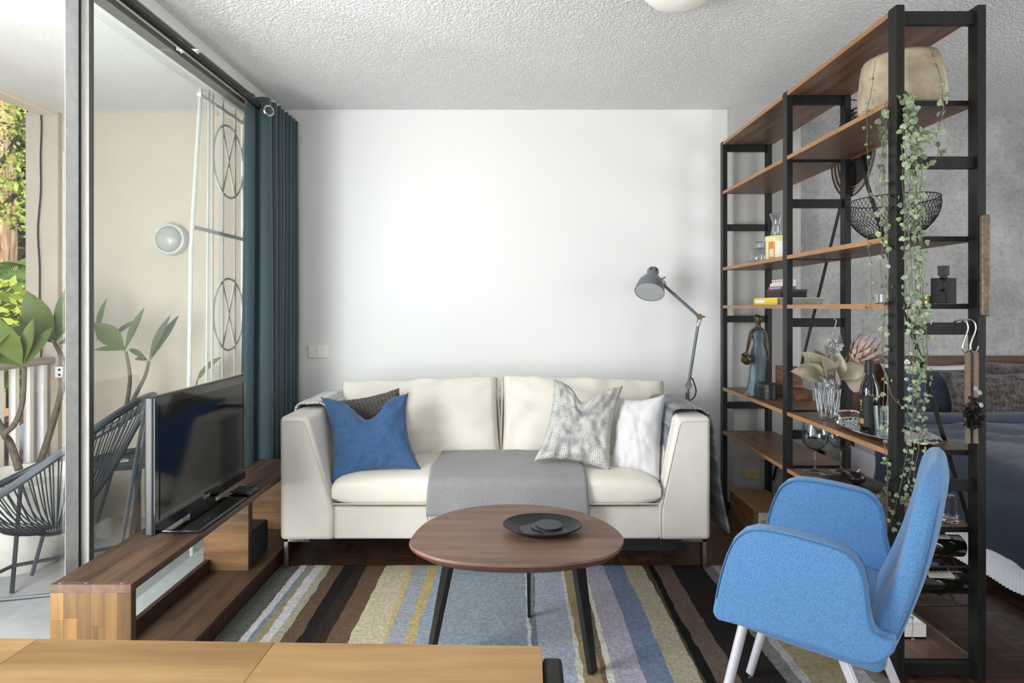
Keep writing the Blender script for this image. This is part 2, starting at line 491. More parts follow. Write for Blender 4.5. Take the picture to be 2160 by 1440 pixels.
# sliding balcony door: head track, sill, two stiles that meet, panes
door = thing('door_1', None, None, (-1.5, 2.1, 0)); struct(door)
MB().box(-1.545, -1.485, -0.5, 3.74, 2.375, 2.462).build('head_track', M_aludk, door, smooth=False, bevel=0.003)
MB().box(-1.488, -1.478, -0.5, 3.74, 2.398, 2.405).build('track_lip', M_cream, door, smooth=False)
MB().box(-1.60, -1.485, -0.5, 3.74, -0.03, 0.012).build('sill_track', M_alu, door, smooth=False, bevel=0.003)
MB().box(-1.60, -1.545, -0.5, 3.74, 2.40, 2.54).build('head_beam', M_aluwh, door, smooth=False)
s1 = MB().box(-1.4898, -1.488, 2.047, 2.110, 0.01, 2.38).build('meeting_stile', M_stile, door, smooth=False, bevel=0.004)
MB().box(-1.4975, -1.4865, 2.1095, 2.1195, 0.012, 2.376).build('rubber_gasket', M_seal, s1, smooth=False)
s2 = MB().box(-1.494, -1.460, 2.12, 2.1435, 0.01, 2.38).build('meeting_stile', M_aluwh, door, smooth=False, bevel=0.004)
MB().box(-1.4602, -1.4585, 2.121, 2.1432, 0.01, 2.378).build('glazing_bead', M_aludk, s2, smooth=False)
MB().box(-1.4965, -1.4935, -0.4, 2.047, 0.02, 2.37).build('pane', M_pane, door, smooth=False)
MB().box(-1.486, -1.483, 2.1436, 3.70, 0.02, 2.37).build('pane', M_pane2, door, smooth=False)
MB().box(-1.50, -1.47, 3.70, 3.72, 0.01, 2.38).build('end_stile', M_aluwh, door, smooth=False)

# ------------------------------------------------------------------ balcony
struct(MB().box(-3.02, -1.56, -3.0, 3.9, -0.2, -0.083).build('balcony_floor', M_conc, loc=(0, 0, 0), smooth=False))
struct(MB().box(-2.92, -1.56, -3.0, 4.0, 2.478, 2.75).build('balcony_ceiling', M_balceil, loc=(0, 0, 0), smooth=False))
struct(MB().box(-2.97, -2.86, -3.0, 4.0, 2.452, 2.56).build('trim_2', M_cream, loc=(0, 0, 0), smooth=False, bevel=0.006))
struct(MB().box(-2.86, -1.46, 3.9, 4.05, -0.2, 2.48).build('balcony_wall_end', M_pink, loc=(0, 0, 0), smooth=False))
struct(MB().box(-3.06, -2.855, 3.86, 4.05, -0.6, 2.48).build('balcony_wall_pier', M_pink, loc=(0, 0, 0), smooth=False, bevel=0.008))

pts = [at(84+3*math.sin(t*9)+1.5*math.sin(t*23), 215+t*560, 3.845) for t in [i/26 for i in range(27)]]
w = tag(MB().tube(pts, 0.0045, 6).build('wall_cable', M_seal), 'black cable running down the pale outer wall of the balcony', 'cable')

rail = thing('balcony_railing', 'white slatted balcony railing with a rounded weathered handrail', 'railing', (-2.9, 3.0, -0.08))
rb = MB().box(-2.935, -2.865, -1.0, 3.86, 0.895, 0.94).build('handrail', M_railtop, rail, bevel=0.015, bseg=3)
MB().box(-2.915, -2.885, -1.0, 3.86, 0.02, 0.05).build('bottom_rail', M_railwh, rail, bevel=0.004)
y = 3.80
first = None
while y > 1.6:
    if not first:
        first = MB().box(-2.925, -2.885, y-0.014, y+0.014, -0.083, 0.90).build('baluster', M_railwh, rail, smooth=False)
        y00 = y
    else:
        c = first.copy(); COL.objects.link(c); c.location = (0, y-y00, 0)
    y -= 0.108

bl = thing('bulkhead_light', 'round white bulkhead light on the balcony end wall', 'light', at(363, 505, 3.9))
R = frame((0, -1, 0))
MB().lathe([(0.1, 0), (0.101, 0.03), (0.094, 0.052), (0.082, 0.058), (0.08, 0.05)], at(366, 506, 3.898), 32, R).build('housing', mat('light_housing', (186, 187, 184), 0.4), bl)
MB().lathe([(0.081, 0.04), (0.078, 0.06), (0.06, 0.08), (0.03, 0.092), (0.0, 0.096)], at(366, 506, 3.898), 32, R).build('diffuser', mat('opal_diffuser', (158, 157, 151), 0.25), bl)

so = thing('outdoor_socket', 'small white double socket on the balcony wall behind the railing', 'socket', at(130, 785, 3.86))
MB().box(-2.86, -2.80, 3.842, 3.86, 0.81, 0.88).build('cover', M_white, so, bevel=0.004)
for z in (0.828, 0.86):
    MB().lathe([(0.008, 0), (0.008, 0.003), (0, 0.003)], (-2.83, 3.8425, z), 10, frame((0, -1, 0))).build('outlet', M_seal, so)

# tall white wire screen with two spoked rings
tr = thing('wire_screen', 'tall white wire screen with two spoked rings behind the balcony glass', 'screen', (-1.64, 3.5, -0.08))
XT = -1.63
M_rod = mat('screen_white_paint', (188, 188, 185), 0.6)
M_scr = mat('screen_grey_paint', (206, 206, 204), 0.55)
def scr(px, py): return atx(px, py, XT)
def yz(Y, Z): return V((XT, Y, Z))
MB().tube([yz(3.22, 2.40), yz(3.12, 1.55), yz(3.10, 0.85), yz(3.13, -0.08)], 0.0095, 6).build('post', M_rod, tr)
MB().tube([yz(3.72, 2.40), yz(3.72, -0.08)], 0.011, 6).build('post', M_white, tr)
for px, p2 in ((441, 434), (449, 447), (470, 469), (496, 495)):
    Y1, Y2 = FPX*XT/(px-1080), FPX*XT/(p2-1080)
    MB().tube([yz(Y1, 2.42), yz(Y2, 0.3)], 0.0065, 6).build('rod', M_rod, tr)
MB().bar(yz(3.13, 1.66), yz(3.73, 1.66), 0.02, 0.018).build('crossbar', M_scr, tr)
MB().bar(yz(3.11, 0.32), yz(3.73, 0.32), 0.02, 0.018).build('crossbar', M_scr, tr)
MB().bar(yz(3.20, 2.36), yz(3.73, 2.36), 0.02, 0.018).build('crossbar', M_white, tr)
for zc in (2.085, 1.21):
    yc, ry, rz = 3.535, 0.185, 0.205
    rg = MB().tube([yz(yc+ry*math.cos(a), zc+rz*math.sin(a)) for a in [2*PI*k/36 for k in range(36)]], 0.0065, 6, True).build('ring', M_scr, tr)
    for a in (1.15, 2.0):
        MB().tube([yz(yc+ry*math.cos(a), zc+rz*math.sin(a)), yz(yc-ry*math.cos(a), zc-rz*math.sin(a))], 0.0055, 6).build('spoke', M_scr, rg)

# string lounge chair, its back to the room
ac = thing('string_chair', 'dark grey string lounge chair on the balcony, back to the glass', 'chair', (-2.05, 2.75, -0.083))
M_cord = mat('charcoal_cord', (44, 47, 52), 0.5)
M_tubegrey = mat('charcoal_tube', (58, 61, 66), 0.45, 0.2)
c0 = V((-2.02, 2.75, 0.60)); n0 = V((-0.505, -0.167, 0.85)).normalized(); u0 = (V((1, 0, 0))-n0*n0.x).normalized(); v0 = n0.cross(u0)
def rim(a): return c0+u0*(0.43*math.cos(a))+v0*((0.36+0.07*math.cos(a))*math.sin(a))+n0*0.02*math.cos(2*a)
rimo = MB().tube([rim(2*PI*k/56) for k in range(56)], 0.0165, 8, True).build('rim', M_tubegrey, ac)
apex = V((-2.08, 2.80, 0.235))
MB().tube([apex+V((0.06*math.cos(a), 0.06*math.sin(a), 0)) for a in [2*PI*k/16 for k in range(16)]], 0.008, 6, True).build('bottom_ring', M_tubegrey, ac)
for k in range(64):
    a = 2*PI*k/64; p = rim(a); q = apex+V((0.06*math.cos(a*1.0), 0.06*math.sin(a), 0))
    mid = p.lerp(q, 0.5)+V((0, 0, -0.05))
    MB().tube(smooth_path([p, mid, q], 4), 0.0032, 5).build('cord', M_cord, ac)
fr = [V((-1.72, 2.62, 0.0)), V((-1.95, 3.1, 0.0)), V((-2.32, 2.85, 0.0)), V((-2.35, 2.45, 0.0))]
for a, f in ((0.25, 0), (-0.5+1.4, 1), (2.6, 2), (4.0, 3)):
    MB().tube([rim(a), fr[f]+V((0, 0, -0.075))], 0.009, 6).build('leg', M_tubegrey, ac)
MB().tube([f+V((0, 0, 0.05)) for f in fr], 0.009, 6, True).build('base_bar', M_tubegrey, ac)
for k, f in enumerate((V((-2.0, 2.85, 0.05)), V((-2.15, 2.75, 0.05)))):
    MB().tube([f, apex+V((0.05*(1-2*k), 0, 0))], 0.008, 6).build('strut', M_tubegrey, ac)

st = thing('tray_side_table', 'round grey metal tray table beside the string chair on the balcony', 'side table', (-2.1, 3.35, -0.083))
ct = at(292, 968, 3.3)
ct.z += -0.01
MB().lathe([(0, 0), (0.2, 0), (0.215, 0.004), (0.222, 0.03), (0.217, 0.03), (0.21, 0.009), (0, 0.008)], ct, 40).build('tray', M_tubegrey, st)
for a in (0.5, 2.1, 3.6, 5.2):
    d = V((math.cos(a), math.sin(a), 0))
    MB().tube([ct+d*0.11, V((ct.x, ct.y, -0.083))+d*0.24], 0.010, 6).build('leg', M_tubegrey, st)
gl = tag(MB().lathe([(0.0, 0), (0.03, 0), (0.033, 0.05), (0.03, 0.05), (0.028, 0.006), (0, 0.006)], ct+V((-0.06, -0.04, 0.009)), 16).build('glass_dish', M_glass), 'little clear glass dish on the grey tray table', 'dish')

# ------------------------------------------------------------------ plants on the balcony
def leaf_mb(base, tip, w, up=(0, 0, 1), sag=0.06, fold=0.25, n=8):
    base, tip, up = V(base), V(tip), V(up)
    d = tip-base; L = d.length; d.normalize(); x = d.cross(up).normalized(); u = x.cross(d)
    prof = [0.05, 0.28, 0.6, 0.85, 0.98, 0.97, 0.78, 0.45, 0.03]
    vs, fs = [], []
    for i in range(n+1):
        t = i/n; ww = w/2*prof[round(t*8)]
        c = base+d*L*t+u*(math.sin(t*PI)*sag*L)
        vs += [c-x*ww+u*ww*fold, c, c+x*ww+u*ww*fold]
    for i in range(n):
        for k in (0, 1):
            fs.append((i*3+k, i*3+k+1, i*3+k+4, i*3+k+3))
    return MB().add(vs, fs)
pot = tag(MB().lathe([(0, 0), (0.16, 0), (0.25, 0.16), (0.285, 0.36), (0.30, 0.46), (0.28, 0.46), (0.27, 0.38), (0, 0.37)], (-2.55, 3.2, -0.083), 40).build('planter_bowl', mat('pale_planter', (196, 194, 186), 0.8, var=0.12, vscale=5)), 'large pale concrete planter bowl behind the string chair', 'planter')
def plumeria(label, stems, leaves, Y, r0=0.018):
    root = thing('plumeria', label, 'plant', at(*stems[0][0], Y))
    for pts in stems:
        P = [at(p[0], p[1], Y+0.03*math.sin(i*2.1)) for i, p in enumerate(pts)]
        P = smooth_path(P, 5)
        MB().tube(P, [r0*(1-0.45*i/len(P)) for i in range(len(P))], 8).build('stem', M_stem, root)
    for k, (b, t, w) in enumerate(leaves):
        dy = ((k*37) % 11-5)*0.02
        bb, tt = at(b[0], b[1], Y), at(t[0], t[1], Y+dy)
        leaf_mb(bb, tt, 0.80*w*Y/FPX, up=(0.3*math.sin(k*1.7), -0.75, 0.55), sag=0.05).build('leaf', M_leaf, root, sharp=1.5)
plumeria('plumeria with a forked bare stem rising from the planter bowl by the railing',
         [[(40, 990), (22, 935), (10, 915), (30, 895), (47, 850), (52, 775)], [(10, 915), (-20, 860), (-45, 790)]],
         [((48, 772), (0, 672), 62), ((50, 768), (70, 672), 30), ((44, 772), (-30, 730), 46), ((-45, 790), (25, 700), 52), ((-40, 780), (-60, 690), 40), ((50, 775), (112, 690), 34)], 3.15)
plumeria('plumeria with broad oval leaves and a leaning stem beside the white socket',
         [[(82, 985), (112, 890), (128, 830), (138, 775), (115, 722)]],
         [((116, 720), (55, 613), 66), ((118, 722), (150, 596), 34), ((116, 718), (40, 668), 46), ((120, 722), (170, 668), 56), ((112, 722), (26, 690), 38), ((118, 720), (55, 652), 32), ((124, 726), (195, 700), 40)], 3.35)
plumeria('slim plumeria with long pale leaves behind the glass beside the television',
         [[(258, 900), (268, 850), (274, 795), (266, 742)], [(260, 900), (280, 845), (305, 795), (314, 762)]],
         [((264, 738), (198, 680), 50), ((262, 742), (305, 648), 20), ((220, 725), (300, 670), 18), ((266, 738), (196, 738), 18), ((314, 760), (360, 664), 20), ((316, 762), (378, 664), 22), ((312, 760), (284, 758), 22), ((205, 720), (226, 628), 22), ((312, 760), (272, 735), 16)], 3.55, 0.014)
plumeria('low green plant sprig with a yellowing leaf behind the wire screen', [[(400, 1106), (404, 1000), (408, 900), (410, 850), (416, 800)]], [((416, 802), (468, 752), 24), ((416, 802), (440, 770), 14)], 3.75, 0.008)

# ------------------------------------------------------------------ garden beyond the railing
M_mulch = mat('garden_soil', (112, 74, 58), 0.95, var=0.5, vscale=2.2, bump=0.6, bscale=9)
struct(MB().grid(lambda u, v: (-30+27*u, -8+34*v, -0.95+0.65*min(1, max(0, (v-0.30)*4))+0.10*nz(u*40, v*50)), 40, 40).build('garden_ground', M_mulch, loc=(0, 0, 0)))
M_trunk = mat('fibrous_palm_bark', (222, 192, 154), 0.95, var=0.6, vscale=3.0, stretch=(5, 5, 0.45), bump=0.8, bscale=8, col2=(132, 96, 70))
tk = thing('palm_tree', 'massive sunlit palm trunk with shaggy tan bark beyond the railing', 'tree', (-8.6, 9.2, -0.5))
MB().grid(lambda u, v: V((-8.75+(0.95+0.09*nz(u*16*1, v*2, 3)+0.06*math.sin(u*60+3*nz(u*9, v*5)))*math.cos(2*PI*u), 9.3+(0.95+0.07*nz(u*16, v*2))*math.sin(2*PI*u), -0.7+7.5*v)), 90, 26, closed=True).build('trunk', M_trunk, tk)
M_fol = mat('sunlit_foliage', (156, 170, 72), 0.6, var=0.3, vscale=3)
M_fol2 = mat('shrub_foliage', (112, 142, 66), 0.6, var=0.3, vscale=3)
def leaf_cloud(centers, n, size, seed):
    r = random.Random(seed); m = MB()
    for c, rad in centers:
        for _ in range(n):
            d = V((r.gauss(0, 1), r.gauss(0, 1), r.gauss(0, 1))).normalized()*rad*r.uniform(0.3, 1)
            p = V(c)+d; a = V((r.uniform(-1, 1), r.uniform(-1, 1), r.uniform(-1, 1))).normalized(); b = a.orthogonal().normalized()
            s = size*r.uniform(0.6, 1.3)
            m.add([p-a*s, p+b*s*0.5, p+a*s, p-b*s*0.5], [(0, 1, 2, 3)])
    return m
tr1 = thing('garden_tree', 'yellow green leafy branches in front of the palm trunk', 'tree', (-6.4, 6.6, -0.6))
brs = [(12, 250, 0.36), (45, 290, 0.30), (20, 340, 0.3), (50, 262, 0.25), (10, 415, 0.26), (48, 415, 0.22), (55, 470, 0.2), (15, 455, 0.22), (-30, 300, 0.4), (-40, 420, 0.4), (56, 335, 0.2), (5, 215, 0.4), (30, 395, 0.2)]
tag(leaf_cloud([(at(px, py, 7.3), r) for px, py, r in brs], 70, 0.036, 5).build('foliage', M_fol, tr1, smooth=False), kind='stuff')
MB().tube(smooth_path([V((-6.9, 6.6, -0.7)), at(-60, 480, 7.3), at(0, 440, 7.3), at(58, 385, 7.3)], 5), 0.03, 6).build('branch', M_stem, tr1)
MB().tube(smooth_path([at(-60, 480, 7.3), at(-20, 380, 7.3), at(30, 300, 7.3), at(52, 250, 7.3)], 5), 0.025, 6).build('branch', M_stem, tr1)
pf = thing('young_palm', 'young palm with feathery arching fronds below the trunk', 'palm', at(-40, 760, 7.0))
for k, (b, t) in enumerate((((-60, 600), (68, 562)), ((-60, 690), (60, 585)), ((-50, 660), (50, 620)), ((-60, 640), (70, 612)), ((-70, 720), (55, 660)))):
    P = smooth_path([at(*b, 6.9), at((b[0]+t[0])/2, min(b[1], t[1])-8, 6.8), at(*t, 6.7)], 8)
    m = MB().tube(P, 0.012, 5)
    for i, p in enumerate(P[2:]):
        for sgn in (-1, 1):
            for q in range(2):
                pp = p+(P[i+1]-p)*q*0.5
                m.add([pp, pp+V((0.10, 0.05*sgn, 0.06*sgn-0.05)), pp+V((0.26, 0.12*sgn, 0.16*sgn-0.06)), pp+V((0.12, 0.07*sgn, 0.06*sgn-0.09))], [(0, 1, 2, 3)])
    m.build('frond', M_fol2, pf, smooth=False)
sb = thing('garden_shrub', 'bright green shrub with strappy leaves behind the handrail', 'shrub', at(20, 850, 6.2))
tag(leaf_cloud([(at(px, py, 6.2), r) for px, py, r in ((10, 640, .25), (40, 660, .25), (50, 700, .22), (5, 700, .3), (48, 740, .2), (20, 755, .28), (-30, 680, .4), (40, 790, .2))], 150, 0.07, 9).build('foliage', M_fol, sb, smooth=False), kind='stuff')
MB().tube([at(20, 860, 6.2), at(20, 700, 6.2)], 0.03, 6).build('stem', M_stem, sb)
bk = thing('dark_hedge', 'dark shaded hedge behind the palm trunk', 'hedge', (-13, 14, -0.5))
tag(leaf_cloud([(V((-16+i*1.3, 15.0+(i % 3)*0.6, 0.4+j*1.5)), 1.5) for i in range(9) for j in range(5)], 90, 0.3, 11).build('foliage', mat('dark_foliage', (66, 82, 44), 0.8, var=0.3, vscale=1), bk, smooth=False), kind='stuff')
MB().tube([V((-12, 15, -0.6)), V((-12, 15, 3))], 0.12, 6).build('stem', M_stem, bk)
gp = thing('white_globe_lamp', 'white globe lamp low in the garden behind the railing slats', 'lamp', at(62, 980, 4.6))
MB().ball(at(66, 921, 4.6), 0.115, 20, 14).build('globe', M_white, gp)
MB().lathe([(0.05, -0.62), (0.05, -0.1)], at(66, 921, 4.6), 10).build('post', M_alu, gp)

# ------------------------------------------------------------------ curtain, rod, switch, ceiling lamp
cu = thing('curtain', 'dark teal curtain gathered at the corner of the room', 'curtain', (-1.4, 3.6, 0.02))
prof = [(-1.463, 3.345), (-1.44, 3.335), (-1.42, 3.345), (-1.412, 3.365), (-1.432, 3.395), (-1.425, 3.41), (-1.385, 3.40), (-1.352, 3.41), (-1.340, 3.43), (-1.348, 3.447), (-1.40, 3.457), (-1.445, 3.465), (-1.44, 3.485), (-1.39, 3.485)]
yy_ = 3.485
for k_ in range(7):
    prof += [(-1.343+0.008*(k_ % 2), yy_+0.012), (-1.336+0.006*(k_ % 3 == 1), yy_+0.026), (-1.350, yy_+0.038), (-1.43, yy_+0.043), (-1.445, yy_+0.052), (-1.40, yy_+0.058)]
    yy_ += 0.058
PP = smooth_path([V((x, y, 0)) for x, y in prof], 5)
def cfn(u, v):
    p = PP[min(len(PP)-1, int(round(u*(len(PP)-1))))]
    k = 1+0.35*(1-v)*math.sin(3+p.y*9)
    return V((-1.4+(p.x+1.4)*(0.85+0.15*(1-v))*k+0.012*(1-v)*nz(p.y*8, v*2), p.y+0.012*(1-v)*nz(p.y*6, v*3, 4), 0.03+2.385*v))
MB().grid(cfn, len(PP)-1, 14).build('cloth', M_teal, cu, solid=0.003, sharp=1.5)
for p in (V((-1.347, 3.395, 2.335)),):
    Rg = frame((1, -0.9, 0))
    MB().tube([p+Rg @ V((0.026*math.cos(a), 0.026*math.sin(a), 0.006)) for a in [2*PI*k/20 for k in range(20)]], 0.006, 6, True).build('eyelet', M_nickel, cu)
rd = thing('curtain_rod', 'black curtain rod under the ceiling along the balcony door', 'curtain rod', (-1.4, 1.5, 2.335))
MB().tube([(-1.40, -1.0, 2.36), (-1.40, 3.40, 2.36), (-1.37, 3.43, 2.345)], 0.014, 10).build('rod', M_blackmetal, rd)
for y in (2.73, 0.6):
    MB().box(-1.482, -1.39, y-0.012, y+0.012, 2.385, 2.394).box(-1.482, -1.474, y-0.02, y+0.02, 2.385, 2.44).box(-1.404, -1.396, y-0.008, y+0.008, 2.36, 2.39).build('bracket', M_white, rd, smooth=False, bevel=0.002)

sw = thing('light_switch', 'cream light switch plate on the white wall beside the curtain', 'switch', at(673, 741, 3.95))
p = at(673, 741, 3.95)
MB().box(p.x-0.066, p.x+0.066, 3.938, 3.95, p.z-0.04, p.z+0.04).build('plate', M_switch, sw, bevel=0.004)
MB().box(p.x-0.006, p.x+0.006, 3.932, 3.94, p.z-0.010, p.z+0.010).build('rocker', M_switch, sw, bevel=0.002)
MB().tube([(p.x+0.02*s, 3.9375, p.z+0.022*t) for s, t in ((-1, -1), (1, -1), (1, 1), (-1, 1))], 0.0012, 4, True).build('rocker_surround', M_seam, sw)

cl = thing('ceiling_light', 'round white ceiling light above the coffee table', 'light', (0.66, 2.38, ZC))
MB().lathe([(0.12, 0), (0.12, -0.02)], (0.66, 2.38, ZC), 32).build('base', M_white, cl)
MB().lathe([(0.155, -0.02), (0.15, -0.045), (0.12, -0.075), (0.07, -0.092), (0, -0.098)], (0.66, 2.38, ZC), 32).build('shade', M_switch, cl)

# ------------------------------------------------------------------ rug
rug = thing('striped_rug', 'large striped pile rug in browns, blues and creams under the coffee table', 'rug', (0, 2, 0))
RS = [(-1.118, (96, 100, 94)), (-1.010, (206, 200, 206)), (-0.977, (122, 142, 158)), (-0.965, (140, 150, 150)), (-0.955, (166, 148, 104)), (-0.937, (206, 202, 208)), (-0.895, (172, 168, 146)), (-0.859, (108, 84, 66)), (-0.80, (40, 34, 34)), (-0.745, (52, 42, 38)), (-0.689, (106, 80, 62)),
      (-0.603, (190, 178, 146)), (-0.482, (196, 172, 108)), (-0.468, (152, 158, 164)), (-0.398, (190, 164, 104)), (-0.356, (142, 158, 174)), (-0.28, (142, 155, 168)), (0.058, (196, 198, 200)), (0.074, (116, 126, 138)), (0.10, (160, 170, 186)), (0.226, (206, 202, 184)), (0.242, (160, 138, 100)), (0.295, (116, 100, 82)),
      (0.325, (204, 200, 186)), (0.345, (164, 158, 176)), (0.442, (104, 122, 152)), (0.533, (164, 156, 132)), (0.628, (80, 66, 52)), (0.643, (26, 24, 25)), (0.673, (98, 82, 72)), (0.756, (38, 33, 34)), (0.905, (110, 112, 108)), (0.955, (160, 154, 162)), (0.985, (146, 132, 100)), (1.14, (156, 150, 158)), (1.20, (120, 118, 110)), (1.262, None)]
def rmat(i, c):
    g = sum(c)/3
    c = tuple(0.80*v+0.20*g for v in c)
    return mat('rug_wool_%d' % i, c, 1.0, var=0.26, vscale=85, bump=0.6, bscale=240, detail=9, spec=0.1)
NY = 150
def bx(i, y):
    x = RS[i][0]
    if i in (0, len(RS)-1): return x
    return x+0.010*nz(i*7.3, y*2.2)+0.006*nz(i*3.1, y*13)+0.003*nz(i*5.7, y*60)
Y0, Y1 = 0.75, 2.965
for i in range(len(RS)-1):
    m = MB()
    ncol = max(1, int((RS[i+1][0]-RS[i][0])/0.03))
    def fn(u, v, i=i):
        y = Y0+(Y1-Y0)*v
        x = bx(i, y)*(1-u)+bx(i+1, y)*u
        edge = min(1, (x-RS[0][0])/0.02, (RS[-1][0]-x)/0.02, (Y1-y)/0.02)
        jag = 0.004*nz(x*90, 5) if v > 0.999 else 0
        return V((x, y+jag, 0.004+0.012*max(0, edge)+0.0022*nz(x*45, y*45)))
    m.grid(fn, ncol, NY)
    m.build('stripe', rmat(i, RS[i][1]), rug, sharp=3)
MB().box(RS[0][0]+0.01, RS[-1][0]-0.01, Y0, Y1-0.01, 0.0, 0.004).build('backing', M_throw, rug, smooth=False)

# ------------------------------------------------------------------ soft things
def pillow4(tl, tr, br, bl, thick, n=28, ex=0.42, pinch=0.05, chop=0.0, chw=0.16, wr=0.005, seed=1, back=0.8, wf=5.0, chx=0.5):
    tl, tr, br, bl = map(V, (tl, tr, br, bl))
    nm = (tr-tl).cross(bl-tl).normalized()
    if nm.y > 0: nm = -nm
    w, h = (tr-tl).length, (bl-tl).length
    m = MB()
    def fn(side):
        def f(u, v):
            a, b = 4*u*(1-u), 4*v*(1-v)
            uu = u+pinch*(1-2*u)*b
            vv = v+pinch*(1-2*v)*a+chop*math.exp(-((u-chx)/chw)**2)*(1-v)**1.6
            vv += 0.02*wr/0.016*nz(u*13, seed*2.2)*max(0, 1-v*7)
            p = (tl*(1-uu)+tr*uu)*(1-vv)+(bl*(1-uu)+br*uu)*vv
            hh = thick/2*(a**ex)*(b**ex)
            hh *= 1-0.5*chop*3*math.exp(-((u-chx)/(chw*0.8))**2)*(1-v)**1.5
            wv = wr*(nz(u*wf+seed*3.1, v*wf*1.2, seed)+0.6*nz(u*wf*2.3, v*wf*2.3+seed, seed))
            wv += wr*0.8*math.sin((u+v*0.4+0.3*nz(u*2, v*2, seed))*26)*max(0, 1-min(u, 1-u, v, 1-v)*5)
            return p+nm*(hh*(1 if side > 0 else -back)+wv*min(1, a*b*6))
        return f
    m.grid(fn(1), n, n, uv=(w, h)); m.grid(fn(-1), n, n, uv=(w, h))
    return m, w, h

def edge_cord(tl, tr, br, bl, name, mtl, parent, r=0.004):
    pass

# ------------------------------------------------------------------ sofa
sofa = thing('sofa', 'cream fabric sofa with square tapered arms and slim steel legs', 'sofa', (-0.08, 3.3, 0.015))
YF = 2.88
def arm_poly(sx, xo, xi0, xi1):
    return [V((xo, YF, 0.157)), V((xi0, YF, 0.157)), V((xi0, YF, 0.30)), V((xi1, YF, 0.735)), V((xo, YF, 0.738))]
for xo, xi0, xi1 in ((-1.09, -0.838, -0.957), (0.933, 0.692, 0.775)):
    P = arm_poly(1, xo, xi0, xi1)
    arm = MB().prism(P, (0, 0.97, 0)).build('armrest', M_sofa, sofa, bevel=0.022, bseg=4)
    sg = 1 if xo < 0 else -1
    e = 0.012
    seam = [V((xi0-sg*0.004, YF-0.0005, 0.165)), V((xi0-sg*0.004, YF-0.0005, 0.30)), V((xi1-sg*0.012, YF-0.0005, 0.70)), V((xi1-sg*0.03, YF-0.0005, 0.715)), V((xo+sg*0.02, YF-0.0005, 0.717)), V((xo+sg*0.012, YF-0.0005, 0.70))]
    MB().tube(seam, 0.0022, 5).build('piping', M_seam, arm)
MB().box(-0.845, 0.70, 2.895, 3.80, 0.157, 0.31).build('base', M_sofa, sofa, bevel=0.012, bseg=3)
MB().box(-1.02, 0.87, 3.68, 3.87, 0.157, 0.72).build('back_panel', M_sofa, sofa, bevel=0.03, bseg=3)
# seat cushion
def seatfn(u, v):
    a = 2*PI*u
    # rounded cross-section in the Y-Z plane, swept along X
    cy, cz = 3.24, 0.383
    hy, hz = 0.385, 0.078
    k = 0.32
    c, s = math.cos(a), math.sin(a)
    y = cy+hy*math.copysign(abs(c)**k, c); z = cz+hz*math.copysign(abs(s)**0.55, s)
    x = -0.842+1.538*v
    q = min(1, v*14, (1-v)*14)
    z = cz+(z-cz)*(0.55+0.45*q**0.5); y = cy+(y-cy)*(0.97+0.03*q)
    z += (0.006*nz(x*4, y*5)+0.010*math.exp(-((x+0.07)/0.5)**2)) if s > 0 else 0
    return V((x, y, z))
sc = MB().grid(seatfn, 56, 60, closed=True)
sc.add([seatfn(i/56, 0) for i in range(56)], [tuple(range(56))]); sc.add([seatfn(i/56, 1) for i in range(56)], [tuple(range(55, -1, -1))])
seat = sc.build('seat_cushion', M_sofacush, sofa, weld=0.0005, sharp=1.3)
MB().tube([V((-0.83+1.515*k/30, 2.852+0.004*nz(k, 2), 0.338)) for k in range(31)], 0.003, 5).build('piping', M_seam, seat)
YT, YB = 3.56, 3.36
for tlc, trc, brc, blc, sd in (((722, 806), (1049, 796), (1058, 968), (716, 985), 2), ((1060, 793), (1398, 804), (1396, 985), (1056, 968), 5)):
    m, w, h = pillow4(at(*tlc, YT), at(*trc, YT), at(*brc, YB), at(*blc, YB), 0.24, n=48, ex=0.22, pinch=0.014, wr=0.016, seed=sd, wf=3.5)
    bc = m.build('back_cushion', M_sofacush, sofa, weld=0.0006, sharp=1.4)
    def edge(t, c=(tlc, trc, brc, blc)):
        q = t*4; i = int(q) % 4; f = q-int(q)
        A = [at(*c[0], YT), at(*c[1], YT), at(*c[2], YB), at(*c[3], YB)]
        return A[i].lerp(A[(i+1) % 4], f)
    MB().tube([edge(k/80)+V((0, -0.012, 0.004*nz(k*0.5, sd))) for k in range(80)], 0.0045, 5, True).build('piping', M_seam, bc)
for xa, xf in ((-1.075, -0.955), (0.918, 0.80)):
    sgn = 1 if xf > xa else -1
    for ya, yf in ((2.90, 2.90), (3.74, 3.74)):
        MB().box(min(xa, xa+sgn*0.018), max(xa, xa+sgn*0.018), ya, ya+0.045, 0.0125, 0.157).box(min(xa, xf), max(xa, xf), ya, ya+0.045, 0.143, 0.157).build('leg', M_chrome, sofa, smooth=False, bevel=0.001)

# scatter cushions
def cushion(name, label, cs, mtl, thick, **k):
    ys = k.pop('ys')
    m, w, h = pillow4(*[at(c[0], c[1], y) for c, y in zip(cs, ys)], thick, **k)
    o = m.build(name, mtl, weld=0.0005, sharp=1.4)
    return tag(o, label, 'cushion', 'scatter cushions on the sofa')
